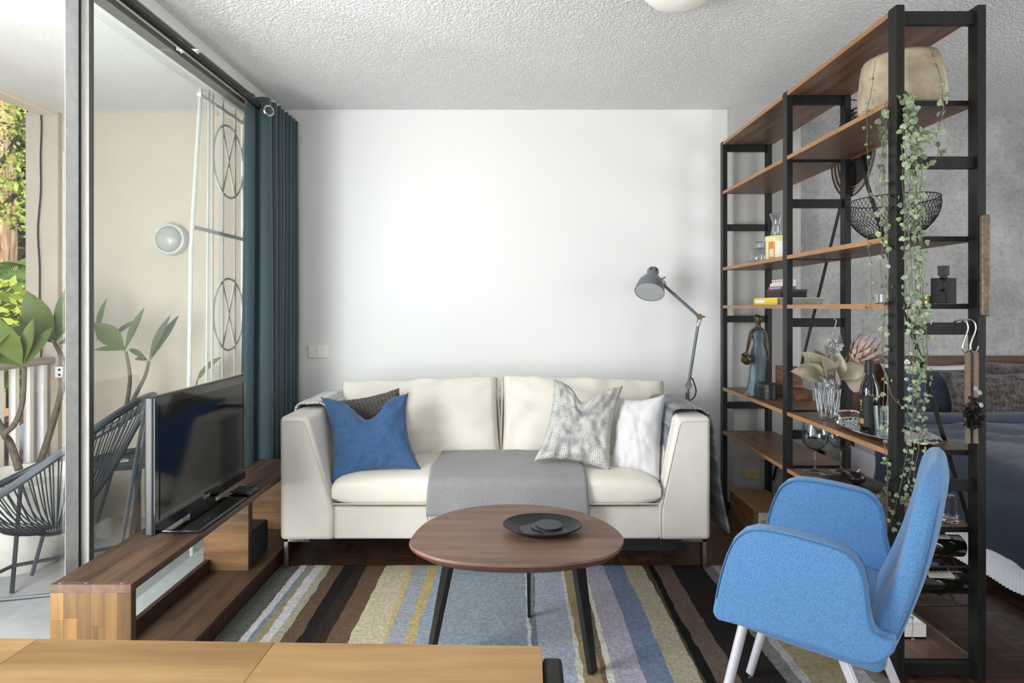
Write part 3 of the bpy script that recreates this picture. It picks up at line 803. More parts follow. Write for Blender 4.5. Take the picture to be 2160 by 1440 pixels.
# charcoal knit
def knitmat():
    N, L, b = nodes_of(M_knit)
    tc = N.new('ShaderNodeTexCoord'); br = N.new('ShaderNodeTexVoronoi'); br.inputs['Scale'].default_value = 62
    mp = N.new('ShaderNodeMapping'); mp.inputs['Scale'].default_value = (0.75, 1.5, 1); mp.inputs['Rotation'].default_value = (0, 0, 0.1)
    br.inputs['Randomness'].default_value = 0.25
    L.new(tc.outputs['UV'], mp.inputs[0]); L.new(mp.outputs[0], br.inputs['Vector'])
    bp = N.new('ShaderNodeBump'); bp.invert = True; bp.inputs['Distance'].default_value = 0.02; bp.inputs['Strength'].default_value = 1
    L.new(br.outputs['Distance'], bp.inputs['Height']); L.new(bp.outputs[0], b.inputs['Normal'])
    r = N.new('ShaderNodeValToRGB'); r.color_ramp.elements[0].color = lin((112, 104, 96)); r.color_ramp.elements[1].color = lin((52, 47, 44)); r.color_ramp.elements[1].position = 0.75
    L.new(br.outputs['Distance'], r.inputs[0]); L.new(r.outputs[0], b.inputs['Base Color'])
knitmat()
cushion('knit_cushion', 'charcoal chunky knit cushion half hidden behind the blue cushion', [(690, 845), (842, 818), (876, 962), (716, 1000)], M_knit, 0.12, ys=[3.34, 3.34, 3.22, 3.22], seed=4, pinch=0.05)
cushion('blue_cushion', 'bright blue linen cushion with a dented top at the sofa left end', [(676, 836), (862, 828), (890, 992), (697, 1022)], M_blue, 0.17, ys=[3.16, 3.16, 2.98, 2.95], chop=0.24, chw=0.19, seed=7, wr=0.012, n=48, chx=0.52, pinch=0.085)
M_honey = mat('honeycomb_print', (214, 212, 206), 0.9)
def honey():
    N, L, b = nodes_of(M_honey)
    tc = N.new('ShaderNodeTexCoord'); mp = N.new('ShaderNodeMapping'); mp.inputs['Scale'].default_value = (92, 104, 1)
    L.new(tc.outputs['UV'], mp.inputs[0])
    vo = N.new('ShaderNodeTexVoronoi'); vo.feature = 'DISTANCE_TO_EDGE'; vo.inputs['Scale'].default_value = 1; vo.inputs['Randomness'].default_value = 0.4
    L.new(mp.outputs[0], vo.inputs['Vector'])
    r = N.new('ShaderNodeValToRGB'); r.color_ramp.elements[0].position = 0.10; r.color_ramp.elements[1].position = 0.17
    r.color_ramp.elements[0].color = lin((150, 150, 150)); r.color_ramp.elements[1].color = lin((206, 203, 195))
    L.new(vo.outputs['Distance'], r.inputs[0])
    no = N.new('ShaderNodeTexNoise'); no.inputs['Scale'].default_value = 5; mp2 = N.new('ShaderNodeMapping'); mp2.inputs['Scale'].default_value = (1, 2.2, 1)
    L.new(tc.outputs['UV'], mp2.inputs[0]); L.new(mp2.outputs[0], no.inputs['Vector'])
    r2 = N.new('ShaderNodeValToRGB'); r2.color_ramp.elements[0].position = 0.36; r2.color_ramp.elements[1].position = 0.52; r2.color_ramp.elements[0].color = lin((196, 202, 210))
    L.new(no.outputs['Fac'], r2.inputs[0])
    mx = N.new('ShaderNodeMixRGB'); mx.blend_type = 'MULTIPLY'; mx.inputs[0].default_value = 0.8
    L.new(r.outputs[0], mx.inputs[1]); L.new(r2.outputs[0], mx.inputs[2]); L.new(mx.outputs[0], b.inputs['Base Color'])
honey()
cushion('white_cushion', 'plain white cushion leaning on the right sofa arm', [(1306, 836), (1404, 830), (1392, 1016), (1288, 994)], M_whitecush, 0.17, ys=[3.22, 3.06, 2.95, 3.06], seed=11, pinch=0.07, wr=0.009, n=40)
cushion('patterned_cushion', 'pale grey honeycomb print cushion with a dented top', [(1168, 798), (1314, 814), (1288, 1000), (1126, 972)], M_honey, 0.15, ys=[3.20, 3.16, 2.98, 3.0], chop=0.19, chw=0.15, seed=13, wr=0.017, n=48, pinch=0.075, chx=0.48)

# grey throw over the seat
tw = thing('grey_throw', 'grey wool throw with fringe laid over the seat of the sofa', 'throw', (0, 3.0, 0.3))
def seat_top(x, y):
    return 0.468+0.006*nz(x*4, y*5)+0.010*math.exp(-((x+0.07)/0.5)**2)
def throwfn(u, v):
    s = v*0.622                          # arc length from the back of the seat
    xl, xr = -0.375-0.02*v, 0.33+0.03*v
    x = xl+(xr-xl)*u+0.012*nz(v*3, u*2)
    if s < 0.42:
        y = 3.31-s; z = seat_top(x, y)+0.006-0.02*max(0, (s-0.34)/0.08)**2
    elif s < 0.50:
        t = (s-0.42)/0.08*PI/2
        y = 2.89-0.052*math.sin(t); z = seat_top(x, 2.9)-0.014-0.052*(1-math.cos(t))
    else:
        y = 2.838-0.012*min(1, (s-0.5)/0.1)+0.010*math.sin(u*17+1.2)*(s-0.5)/0.2; z = seat_top(x, 2.9)-0.066-(s-0.5)
    z += 0.004*nz(u*6, v*6, 2)
    return V((x, y, z))
cloth = MB().grid(throwfn, 50, 50, uv=(0.7, 0.62)).build('cloth', M_throw, tw, solid=0.005, sharp=2)
m = MB(); r = random.Random(2)
for k in range(95):
    u = (k+0.5)/95; p = throwfn(u, 1.0)
    m.tube([p, p+V((r.uniform(-.006, .006), -0.003, -0.025)), p+V((r.uniform(-.012, .012), -0.002, -0.052))], [0.0022, 0.002, 0.0012], 4)
tag(m.build('fringe', M_throw, tw), kind='stuff')

def stripes_mat(name, cols, scale, rough=0.95):
    m = mat(name, cols[0], rough, sheen=0.2)
    N, L, b = nodes_of(m)
    tc = N.new('ShaderNodeTexCoord'); sp = N.new('ShaderNodeSeparateXYZ'); L.new(tc.outputs['UV'], sp.inputs[0])
    no = N.new('ShaderNodeTexNoise'); no.noise_dimensions = '1D'; no.inputs['Scale'].default_value = scale; no.inputs['Detail'].default_value = 3
    L.new(sp.outputs['X'], no.inputs['W'])
    r = N.new('ShaderNodeValToRGB')
    while len(r.color_ramp.elements) < len(cols): r.color_ramp.elements.new(0.5)
    for i, c in enumerate(cols):
        r.color_ramp.elements[i].position = 0.36+0.28*i/(len(cols)-1); r.color_ramp.elements[i].color = lin(c)
    L.new(no.outputs['Fac'], r.inputs[0]); L.new(r.outputs[0], b.inputs['Base Color'])
    wv = N.new('ShaderNodeTexNoise'); wv.inputs['Scale'].default_value = 260; L.new(tc.outputs['UV'], wv.inputs['Vector'])
    bp = N.new('ShaderNodeBump'); bp.inputs['Strength'].default_value = 0.3; bp.inputs['Distance'].default_value = 0.004
    L.new(wv.outputs['Fac'], bp.inputs['Height']); L.new(bp.outputs[0], b.inputs['Normal'])
    return m
def drape(path, y0, y1, name, label, cat, mtl, uvx=1.0, along='y', skew=0.0, wob=0.008, n=46):
    P = smooth_path([V((x, 0, z)) for x, z in path], 8)
    def fn(u, v):
        p = P[min(len(P)-1, int(round(v*(len(P)-1))))]
        k = v-0.5
        y = y0+(y1-y0)*u+skew*k+0.25*wob*nz(v*5, u*3)
        return V((p.x+wob*math.sin(u*9+v*3)*abs(k)*1.2, y, p.z+wob*0.5*nz(u*4, v*6)))
    o = MB().grid(fn, 26, len(P)-1, uv=(1, 1.2)).build(name, mtl, solid=0.009, sharp=2)
    if along == 'v':
        for l in o.data.uv_layers[0].data: l.uv = (l.uv[1], l.uv[0])
    return tag(o, label, cat)
M_bluethrow = stripes_mat('blue_grey_weave', [(88, 92, 100), (112, 116, 122), (142, 144, 148), (100, 105, 114)], 15)
drape([(0.722, 0.44), (0.742, 0.55), (0.762, 0.69), (0.785, 0.757), (0.86, 0.762), (0.93, 0.755), (0.962, 0.70), (0.985, 0.52), (1.015, 0.32), (1.05, 0.16)], 2.965, 3.42, 'blue_grey_throw', 'blue and grey woven throw hung over the right sofa arm', 'throw', M_bluethrow, along='v')
M_navystripe = stripes_mat('white_navy_weave', [(225, 222, 216), (228, 226, 220), (70, 72, 84), (225, 222, 214)], 26)
drape([(-0.885, 0.62), (-0.925, 0.71), (-0.965, 0.760), (-1.03, 0.762), (-1.09, 0.755), (-1.105, 0.69), (-1.108, 0.45)], 3.12, 3.55, 'striped_throw', 'white throw with dark stripes over the left sofa arm', 'throw', M_navystripe, along='v')

ct = thing('cable_coil', 'white cable lying on the floor under the sofa', 'cable', (-0.33, 3.05, 0.0))
MB().tube(smooth_path([V((-0.62, 3.2, 0.135)), V((-0.50, 3.12, 0.13)), V((-0.36, 3.05, 0.12)), V((-0.33, 3.0, 0.10)), V((-0.30, 3.05, 0.125)), V((-0.1, 3.3, 0.14))], 6), 0.005, 6).build('cable', M_white, ct)
ub = thing('storage_box', 'low dark fabric box pushed under the right half of the sofa', 'box', (0.70, 3.3, 0.0))
MB().box(0.555, 0.85, 3.15, 3.5, 0.0005, 0.118).build('body', M_speaker, ub, smooth=False, bevel=0.004)
MB().box(0.551, 0.854, 3.146, 3.504, 0.118, 0.138).build('lid', M_speaker, ub, smooth=False, bevel=0.003)
# ------------------------------------------------------------------ coffee table
ctab = thing('coffee_table', 'low walnut coffee table with a pebble shaped top and black legs', 'coffee table', (0.0, 2.25, 0.015))
ZT = 0.42
outl = [(865, 1150), (872, 1126), (900, 1100), (945, 1080), (1000, 1068), (1060, 1063), (1125, 1064), (1180, 1070), (1230, 1081), (1275, 1099), (1305, 1120), (1316, 1138), (1306, 1158), (1275, 1174), (1220, 1184), (1160, 1190), (1090, 1191), (1020, 1189), (955, 1183), (905, 1172)]
O = smooth_path([atz(x, y, ZT) for x, y in outl], 5, closed=True)
cen = sum(O, V((0, 0, 0)))/len(O)
def ring(f, z): return [V((cen.x+(p.x-cen.x)*f, cen.y+(p.y-cen.y)*f, z)) for p in O]
n = len(O)
tt = MB()
tt.add([p for f, z in ((0.995, ZT), (1.0, ZT-0.003), (1.0, ZT-0.009)) for p in ring(f, z)], [tuple(range(n))]+[(r*n+i, r*n+(i+1) % n, (r+1)*n+(i+1) % n, (r+1)*n+i) for r in (0, 1) for i in range(n)])
top = tt.build('tabletop', M_tabletop, ctab, sharp=0.9)
ue = MB()
ue.add([p for f, z in ((1.0, ZT-0.009), (0.985, ZT-0.02), (0.93, ZT-0.034)) for p in ring(f, z)], [(r*n+i, r*n+(i+1) % n, (r+1)*n+(i+1) % n, (r+1)*n+i) for r in (0, 1) for i in range(n)]+[tuple(range(3*n-1, 2*n-1, -1))])
ue.build('bevelled_edge', M_tableedge, ctab, sharp=0.9)
for (tx, ty, tY), (bx_, by_) in (((1218, 1196, 2.12), (1250, 1418)), ((948, 1196, 2.10), (905, 1400)), ((1112, 1150, 2.38), (1116, 1300))):
    b = atz(bx_, by_, 0.0185); t = at(tx, ty, tY); t.z = ZT-0.03
    if by_ == 1300: t = V((b.x-0.005, b.y-0.05, ZT-0.03))
    d = (V((0, 0, 0))+b-V((cen.x, cen.y, 0))); d.z = 0
    MB().bar(t, b, 0.062 if by_ != 1300 else 0.016, 0.020, up=(-d.y if False else d.x, d.y, 0.0) if by_ != 1300 else (0, 1, 0), w2=0.036 if by_ != 1300 else 0.013).build('leg', M_black, ctab, smooth=False, bevel=0.002)

pl = at(1144, 1118, 1)
pc = atz(1144, 1120, ZT+0.004)
plate = tag(MB().lathe([(0, 0.002), (0.075, 0.002), (0.085, 0.0), (0.10, 0.008), (0.135, 0.026), (0.143, 0.031), (0.140, 0.034), (0.128, 0.028), (0.09, 0.012), (0, 0.010)], (pc.x, pc.y, ZT), 48, sy=0.82, ripple=lambda a, q: 1+0.025*math.cos(2*a+0.6)).build('black_dish', mat('black_stoneware', (28, 28, 30), 0.45)), 'shallow black oval dish holding coasters on the coffee table', 'dish')
M_coast = mat('slate_grey_leather', (62, 63, 68), 0.5)
cz = ZT+0.0125
for k, (dx, dy, dz, tilt, lb) in enumerate(((-0.035, -0.012, 0.0, 0.03, 'dark coaster lowest and furthest left in the black dish'), (0.045, -0.030, 0.0, 0.02, 'dark coaster lying flat at the front of the black dish'), (0.008, 0.004, 0.0062, 0.04, 'dark coaster second from the top in the black dish'), (0.026, 0.006, 0.0125, 0.03, 'dark coaster on top of the overlapping coasters in the black dish'))):
    o = MB().lathe([(0, 0), (0.048, 0), (0.050, 0.002), (0.048, 0.004), (0, 0.004)], (0, 0, 0), 28).build('coaster', M_coast, loc=(0, 0, 0))
    o.location = (pc.x+dx, pc.y+dy, cz+dz); o.rotation_euler = (0.02, tilt, 0)
    tag(o, lb, 'coaster', 'coasters in the black dish')

# ------------------------------------------------------------------ television bench
def staves(parent, x, y, z, along, across, rows, lens, mtl, seed, name='stave', skip=None):
    """fill the box x, y, z (pairs) with staves running along one axis, laid in rows across another"""
    r = random.Random(seed); R3 = [x, y, z]
    a0, a1 = R3[along]; b0, b1 = R3[across]
    for k in range(rows):
        c0, c1 = b0+(b1-b0)*k/rows, b0+(b1-b0)*(k+1)/rows
        t = a0-r.uniform(0, lens[0]*0.8)
        while t < a1-1e-4:
            e = t+r.uniform(*lens)
            s0, s1 = max(a0, t), min(a1, e)
            if a1-s1 < 0.06: s1 = a1; e = a1
            if s1-s0 > 0.02:
                B3 = [None]*3
                g = 0.0003
                B3[along] = (s0+g, s1-g); B3[across] = (c0+g, c1-g)
                o = 3-along-across; B3[o] = R3[o]
                MB().box(*B3[0], *B3[1], *B3[2]).build(name, mtl, parent, smooth=False)
            t = e
XL, XR, YB0, YB1 = -1.358, -1.12, 1.806, 3.30
bench = thing('tv_bench', 'long low acacia bench of joined staves along the balcony door', 'bench', (-1.24, 2.5, 0))
tb = MB().box(XL+0.001, XR-0.001, YB0+0.001, YB1-0.001, 0.412, 0.433).build('top_board', M_benchdark, bench, smooth=False)
staves(tb, (XL, XR), (YB0+0.022, YB1), (0.425, 0.4352), 1, 0, 5, (0.28, 0.62), M_bench, 5)
staves(tb, (XL, XR), (YB0, YB0+0.0215), (0.411, 0.4352), 0, 1, 1, (0.238, 0.24), M_bench, 5)
lb = MB().box(XL+0.001, XR-0.001, YB0+0.026, YB1-0.001, 0.0, 0.073).build('lower_board', M_benchdark, bench, smooth=False)
staves(lb, (XL, XR), (YB0+0.026, YB1), (0.066, 0.0752), 1, 0, 5, (0.28, 0.62), M_bench, 9)
ep = MB().box(XL+0.001, XR-0.001, YB0+0.006, YB0+0.026, 0.0, 0.411).build('end_panel', M_benchdark, bench, smooth=False)
staves(ep, (XL, XR), (YB0, YB0+0.007), (0.0, 0.411), 2, 0, 6, (0.16, 0.42), M_benchend, 14)
for yb, y2 in ((2.744, 2.775), (3.26, 3.298)):
    bk = MB().box(XL-0.02, -1.178, yb+0.006, y2, 0.0752, 0.411).build('support_panel', M_benchdark, bench, smooth=False)
    staves(bk, (XL-0.02, -1.178), (yb, yb+0.007), (0.0752, 0.411), 0, 2, 4, (0.2, 0.5), M_benchblock, 4)
MB().box(XL-0.012, XL+0.008, YB0+0.03, YB1, 0.0755, 0.125).build('back_rail', M_benchdark, bench, smooth=False)
for px in (133, 187, 262):
    p = atz(px, 1226, 0.4354)
    MB().lathe([(0.009, 0), (0.009, 0.0008), (0.004, 0.0012), (0, 0.0004)], (p.x, YB0+0.012, 0.4352), 12, sx=0.8, sy=0.6).build('screw_cap', M_nickel, tb)

# ------------------------------------------------------------------ television and what stands by it
tv = thing('television', 'black flat screen television on the acacia bench', 'television', (-1.235, 2.46, 0.4355))
XS, TY0, TY1, TZ0, TZ1 = -1.225, 2.103, 2.83, 0.463, 0.941
MB().box(XS-0.075, XS-0.018, TY0+0.06, TY1-0.06, TZ0+0.05, TZ1-0.05).build('back_cover', M_plasticblk, tv, bevel=0.015)
MB().box(XS-0.034, XS-0.002, TY0, TY1, TZ0, TZ1).build('frame', M_tvgrey, tv, bevel=0.008, bseg=3)
MB().box(XS-0.004, XS, TY0+0.004, TY1-0.004, TZ0+0.003, TZ1-0.003).build('bezel', M_tvblack, tv, smooth=False, bevel=0.001)
MB().box(XS-0.001, XS+0.0006, TY0+0.036, TY1-0.036, TZ0+0.062, TZ1-0.034).build('screen', M_screen, tv, smooth=False)
MB().box(XS-0.001, XS+0.0012, TY0+0.030, TY0+0.034, TZ0+0.05, TZ1-0.03).box(XS-0.001, XS+0.0012, TY1-0.034, TY1-0.028, TZ0+0.05, TZ1-0.03).build('screen_surround', M_hole, tv, smooth=False)
MB().box(XS-0.04, XS-0.008, 2.36, 2.56, 0.443, 0.50).build('neck', M_plasticblk, tv, bevel=0.004)
MB().box(-1.335, -1.127, 2.215, 2.61, 0.4358, 0.447).build('foot', M_tvblack, tv, bevel=0.004)
def text(body, size, loc, rot, mtl, parent, name='lettering', ext=0.0):
    c = bpy.data.curves.new(name, 'FONT'); c.body = body; c.size = size; c.align_x = 'CENTER'; c.align_y = 'CENTER'; c.extrude = ext; c.resolution_u = 3
    c.materials.append(mtl)
    tmp = bpy.data.objects.new('tmp_text', c); COL.objects.link(tmp)
    me = bpy.data.meshes.new_from_object(tmp.evaluated_get(bpy.context.evaluated_depsgraph_get()))
    bpy.data.objects.remove(tmp); bpy.data.curves.remove(c)
    if not me.materials: me.materials.append(mtl)
    o = bpy.data.objects.new(name, me); COL.objects.link(o)
    o.parent = parent; o.location = V(loc)-ORG[parent.name]; o.rotation_euler = rot
    return o
M_ink = mat('pale_print', (196, 198, 200), 0.4)
M_inkdk = mat('dark_print', (60, 56, 52), 0.6)
text('SONY', 0.020, (XS+0.0008, 2.466, TZ0+0.030), (PI/2, 0, PI/2), M_ink, tv)
stb = thing('streaming_box', 'flat black streaming box in front of the far end of the television', 'media box', (-1.18, 2.68, 0.4355))
MB().box(-1.215, -1.128, 2.635, 2.73, 0.4358, 0.459).build('case', M_tvblack, stb, bevel=0.008, bseg=3)
MB().box(-1.1284, -1.1275, 2.67, 2.70, 0.444, 0.450).build('front_window', M_screen, stb, smooth=False)
spk = thing('speaker_box', 'black fabric speaker box on the lower board of the bench', 'speaker', (-1.26, 2.89, 0.0755))
MB().box(-1.335, -1.195, 2.785, 3.0, 0.0757, 0.217).build('case', M_plasticblk, spk, bevel=0.004)
MB().box(-1.197, -1.191, 2.790, 2.995, 0.082, 0.212).build('cloth_grille', M_speaker, spk, smooth=False)

# ------------------------------------------------------------------ wooden table in front of the camera
ft = thing('acacia_table', 'honey coloured wooden table top nearest the viewer', 'table', (-0.6, 0.6, 0))
A, Bp = atz(-420, 1339, 0.75), atz(1143, 1362, 0.75)
ex = (Bp-A); Lx = ex.length; ex.normalize(); ey = V((ex.y, -ex.x, 0)); ez = V((0, 0, 1))
RF = Matrix((ex, ey, ez)).transposed()
def fl(a, b, c): return A+ex*a+ey*b+ez*c
def fbox(a0, a1, b0, b1, c0, c1, name, mtl, par, bevel=0.0):
    return MB().obox(fl((a0+a1)/2, (b0+b1)/2, (c0+c1)/2), a1-a0, b1-b0, c1-c0, RF).build(name, mtl, par, smooth=False, bevel=bevel)
tp = fbox(0.001, Lx-0.001, 0.001, 0.70, -0.028, -0.006, 'tabletop', M_benchdark, ft)
r = random.Random(4)
splits = {0: [0, 0.37, 0.731, Lx], 1: [0, 0.5, 0.98, Lx], 2: [0, 0.7, Lx], 3: [0, 0.35, 0.9, Lx]}
for k in range(4):
    b0, b1 = 0.175*k, 0.175*(k+1)
    for a0, a1 in zip(splits[k], splits[k][1:]):
        fbox(a0+0.0003, a1-0.0003, b0, b1-0.0006, -0.028, 0, 'stave', M_fgtable, tp, 0.0009)
bkt = fbox(Lx+0.0005, Lx+0.029, 0.012, 0.15, -0.085, -0.008, 'end_bracket', M_blackmetal, ft, 0.006)
MB().lathe([(0.011, 0), (0.011, 0.005), (0.006, 0.008), (0, 0.008)], fl(Lx+0.029, 0.06, -0.035), 12, frame(ex)).build('bolt', M_blackmetal, bkt)
for a, b in ((0.1, 0.08), (Lx-0.1, 0.08), (0.1, 0.6), (Lx-0.1, 0.6)):
    fbox(a-0.02, a+0.02, b-0.02, b+0.02, -0.75 if b < 0 else -0.731, -0.028, 'leg', M_black, ft)

# ------------------------------------------------------------------ blue armchair
th = math.radians(34.8)
CF = V((-math.cos(th), math.sin(th), 0)); CN = V((-math.sin(th), -math.cos(th), 0)); CC = V((0.85, 1.78, 0))
def ch(s, t, z): return CC+CF*s+CN*t+V((0, 0, z))
chair = thing('armchair', 'sky blue felt armchair with pale steel legs beside the rug edge', 'chair', CC)
near_px = [(1501, 1293), (1507, 1262), (1516, 1220), (1530, 1170), (1547, 1136), (1567, 1119), (1593, 1113), (1640, 1119), (1693, 1132), (1747, 1147), (1780, 1160), (1803, 1178), (1820, 1205), (1829, 1243), (1834, 1293), (1842, 1330), (1860, 1346), (1890, 1352),
           (1888, 1378), (1863, 1398), (1838, 1404), (1810, 1399), (1713, 1365), (1613, 1335), (1511, 1309)]
def to_st(px, py, t=0.30):
    # where the ray through (px, py) meets the vertical plane of the arm's outer face
    d = V(((px-1080)/FPX, 1.0, -(py-648)/FPX)); o = V((0, 0, CAMZ))
    q = CC+CN*t
    k = (q-o).dot(CN)/d.dot(CN)
    p = o+d*k
    return ((p-CC).dot(CF), p.z)
outline = [to_st(*p) for p in near_px]
for t0, t1 in ((0.30, 0.252), (-0.252, -0.30)):
    ol = outline
    if t1 < -0.2: ol = [o for o in outline if not (o[0] < -0.205 and o[1] > 0.45)]
    a = MB().prism([ch(s, t0, z) for s, z in ol], CN*(t1-t0)).build('armrest', M_chair, chair, bevel=0.019, bseg=5, sharp=1.2)
    for tt_ in (t0-0.002 if t0 > 0 else t0+0.002, t1+0.002 if t0 > 0 else t1-0.002):
        sm = smooth_path([ch(s*0.985-0.001, tt_+(0.0025 if abs(tt_) > 0.28 else -0.0025)*(1 if t0 > 0 else -1), 0.55+(z-0.55)*0.955) for s, z in ol[1:18]], 3)
        MB().tube(sm, 0.0022, 5).build('seam', M_chairseam, a)
MB().prism([ch(s, -0.253, z) for s, z in ((0.17, 0.40), (0.185, 0.43), (0.172, 0.455), (0.0, 0.455), (-0.2, 0.44), (-0.22, 0.40), (-0.2, 0.375), (0, 0.385))], CN*0.506).build('seat', M_chair, chair, bevel=0.015, bseg=4, sharp=1.2)
# backrest: a padded board that leans back and curves at the top
BT, BW = 0.075, 0.262
def bkline(h):      # h 0..1 from the seat up
    s = -0.195-0.125*h-0.02*math.sin(h*PI)
    z = 0.412+0.458*h
    return s, z
def back_pt(a, v, out=0.0):
    # one ring of the board at height v: a rounded-rectangle section, narrowing and thinning to a soft top
    e = max(0.0, (v-0.62)/0.38)
    hw = BW*(1-0.10*v)*(1-0.50*e**3.0)
    T = BT*(0.95-0.22*v)/2
    if v > 0.86:
        c = max(0.0, 1-((v-0.86)/0.14)**2)**0.5
        T *= 0.10+0.90*c; hw -= 0.030*(1-c)
    if v < 0.06:
        c = max(0.0, 1-((0.06-v)/0.06)**2)**0.5
        T *= 0.2+0.8*c
    ca, sa = math.cos(a), math.sin(a)
    x = (hw-T+T*abs(ca)**0.6+out)*math.copysign(1, ca) if abs(ca) > 1e-6 else 0.0
    x = (hw+out)*math.copysign(abs(ca)**0.28, ca)
    t = (T+out)*math.copysign(abs(sa)**0.55, sa)
    s, z = bkline(v)
    q = x/BW
    return ch(s+t*0.97+0.03*q*q*(0.3+0.5*v), x, z+t*0.24)
NA, NV = 72, 48
bm_ = MB()
bm_.grid(lambda u, v: back_pt(2*PI*u+0.001, v), NA, NV, closed=True)
for v in (0, 1):
    bm_.add([back_pt(2*PI*k/NA+0.001, v) for k in range(NA)], [tuple(range(NA))])
back = bm_.build('backrest', M_chair, chair, weld=0.0004, sharp=1.5)
aS = -0.62          # the seam runs along the rear corner of the edge
for a_ in (aS, -PI-aS):
    MB().tube([back_pt(a_, 0.10+0.78*k/40, 0.0004-0.004*max(0, abs(k-20)/20-0.85)/0.15) for k in range(41)], 0.0024, 5).build('seam', M_chairseam, back)
for (s, t), (px, py, tz) in (((0.205, -0.2), (0.10, -0.15, 0.40)), ((0.205, 0.205), (0.12, 0.17, 0.41)), ((-0.26, 0.2), (-0.10, 0.17, 0.39)), ((-0.26, -0.2), (-0.12, -0.15, 0.39))):
    f = ch(s, t, 0.0185); u = ch(px, py, tz)
    lg = MB().tube([u, f], [0.0135, 0.0125], 14).build('leg', M_chairleg, chair)
    MB().tube([f+V((0, 0, 0.0)), f+V((0, 0, 0.010))], 0.014, 12).build('foot', M_plasticblk, lg)

# ------------------------------------------------------------------ reading lamp
lp = thing('floor_lamp', 'grey jointed reading lamp standing behind the right sofa arm', 'lamp', at(1449, 1120, 3.72))
YL = 3.72
def L(px, py, dy=0): return at(px, py, YL+dy)
ax = V((-0.30, -0.42, -0.86)); 
tc_, oc = L(1386, 575, -0.02), L(1370, 616, -0.09)
ax = (oc-tc_)
axn = V((-0.26, -0.55, -0.80)).normalized(); RL = frame(axn)
op = oc; top_ = oc-axn*0.175
shade_prof = [(0, 0), (0.030, 0.0), (0.033, 0.004), (0.033, 0.036), (0.036, 0.05), (0.055, 0.075), (0.074, 0.105), (0.083, 0.14), (0.086, 0.172), (0.088, 0.175)]
sh = MB().lathe(shade_prof+[(0.084, 0.174), (0.080, 0.14), (0.070, 0.105), (0.050, 0.075), (0.0, 0.070)], top_, 40, RL).build('shade', M_lampgrey, lp, sharp=0.9)
MB().lathe([(0.0845, 0.173), (0.0795, 0.14), (0.0695, 0.106), (0.049, 0.077), (0.0, 0.073)], top_, 40, RL).build('reflector', mat('pale_grey_reflector', (176, 178, 180), 0.4), sh)
for k in range(6):
    a = 2*PI*k/6
    MB().bar(top_+RL @ V((0.0335*math.cos(a), 0.0335*math.sin(a), 0.010)), top_+RL @ V((0.0335*math.cos(a), 0.0335*math.sin(a), 0.030)), 0.005, 0.002, up=RL @ V((math.cos(a), math.sin(a), 0))).build('vent', M_hole, sh, smooth=False)
MB().ball(top_+axn*0.138, 0.033, 16, 12).build('bulb', M_bulb, lp)
j1, j2, j3, jb = L(1399, 600, -0.02), L(1475, 668), L(1452, 812), L(1449, 850)
MB().tube([j1.lerp(j2, 0.03), j2], 0.0095, 10).build('upper_arm', M_lampgrey, lp)
MB().tube([j2, j3], 0.0095, 10).build('lower_arm', M_lampgrey, lp)
hd = MB().tube([L(1391, 588, -0.03), L(1402, 598, -0.02)], 0.012, 10).tube([L(1396, 588, -0.02), L(1403, 584, -0.02)], 0.006, 8).ball(L(1400, 597, -0.025), 0.015).build('head_joint', M_nickel, lp)
MB().lathe([(0.018, -0.012), (0.018, 0.012)], j2, 16, frame((0, -1, 0.1))).tube([j2, j2+V((0.034, 0, 0.0))], 0.005, 6).tube([j2+V((0.004, 0, -0.01)), j2.lerp(j3, 0.14)], 0.0115, 10).build('elbow_joint', M_nickel, lp)
MB().lathe([(0.021, -0.013), (0.021, 0.013)], j3, 16, frame((0, -1, 0.1))).tube([j3, j3.lerp(j2, 0.05)], 0.0115, 10).tube([j3, L(1450, 835)], 0.009, 8).build('base_joint', M_nickel, lp)
pb = L(1449, 848); pb.z = 0.0
MB().tube([L(1450, 828), V((pb.x, pb.y, 0.02))], 0.013, 10).build('stem', M_lampgrey, lp)
MB().lathe([(0.12, 0), (0.12, 0.015), (0.11, 0.02), (0, 0.02)], (pb.x, pb.y, 0), 32).build('base', M_lampgrey, lp)
MB().tube(smooth_path([L(1455, 795), L(1461, 800), L(1468, 822), L(1465, 836), L(1457, 843), L(1450, 846)], 6), 0.004, 6).build('cord', M_plasticblk, lp)

# ------------------------------------------------------------------ shelving unit
XF, XBk = 1.282, 1.582            # its front and back planes
PW, PD = 0.028, 0.046             # post section
YP = [2.049, 2.865, 3.735]
shelfu = thing('shelving_unit', 'tall open shelving unit with black posts and walnut stained shelves dividing the room', 'shelving unit', (1.43, 2.9, 0))
for yp in YP:
    MB().box(XF, XF+PW, yp, yp+PD, 0, 2.26).build('post', M_black, shelfu, smooth=False, bevel=0.002)
    po = MB().box(XBk-PW, XBk, yp, yp+PD, 0, 2.26).build('post', M_black, shelfu, smooth=False, bevel=0.002)
    m = MB(); Rl = frame((-1, 0, 0))
    z = 0.06
    while z < 2.22:
        for k, y in enumerate((yp+0.011, yp+0.035)):
            m.lathe([(0.0034, 0), (0.0034, 0.0006), (0, 0.0006)], (XBk-PW, y, z+0.004*k), 8, Rl)
        z += 0.0335
    tag(m.build('peg_holes', M_hole, po, smooth=False), kind='stuff')
    rails = ((2.20, 2.245), (1.716, 1.757), (1.158, 1.199), (0.632, 0.673), (0.013, 0.057))
    for z0, z1 in rails:
        if yp > 3 and z0 > 0.6: z0 += 0.0
        MB().box(XF+PW, XBk-PW, yp+0.014, yp+0.032, z0, z1).build('rail', M_black, shelfu, smooth=False, bevel=0.0015)
levels = {1.955: (0, 1), 2.254: (0, 1), 1.492: (0, 1), 1.262: (0, 1), 0.763: (0, 1), 0.500: (0, 1), 0.050: (0,)}
TS = 0.0165
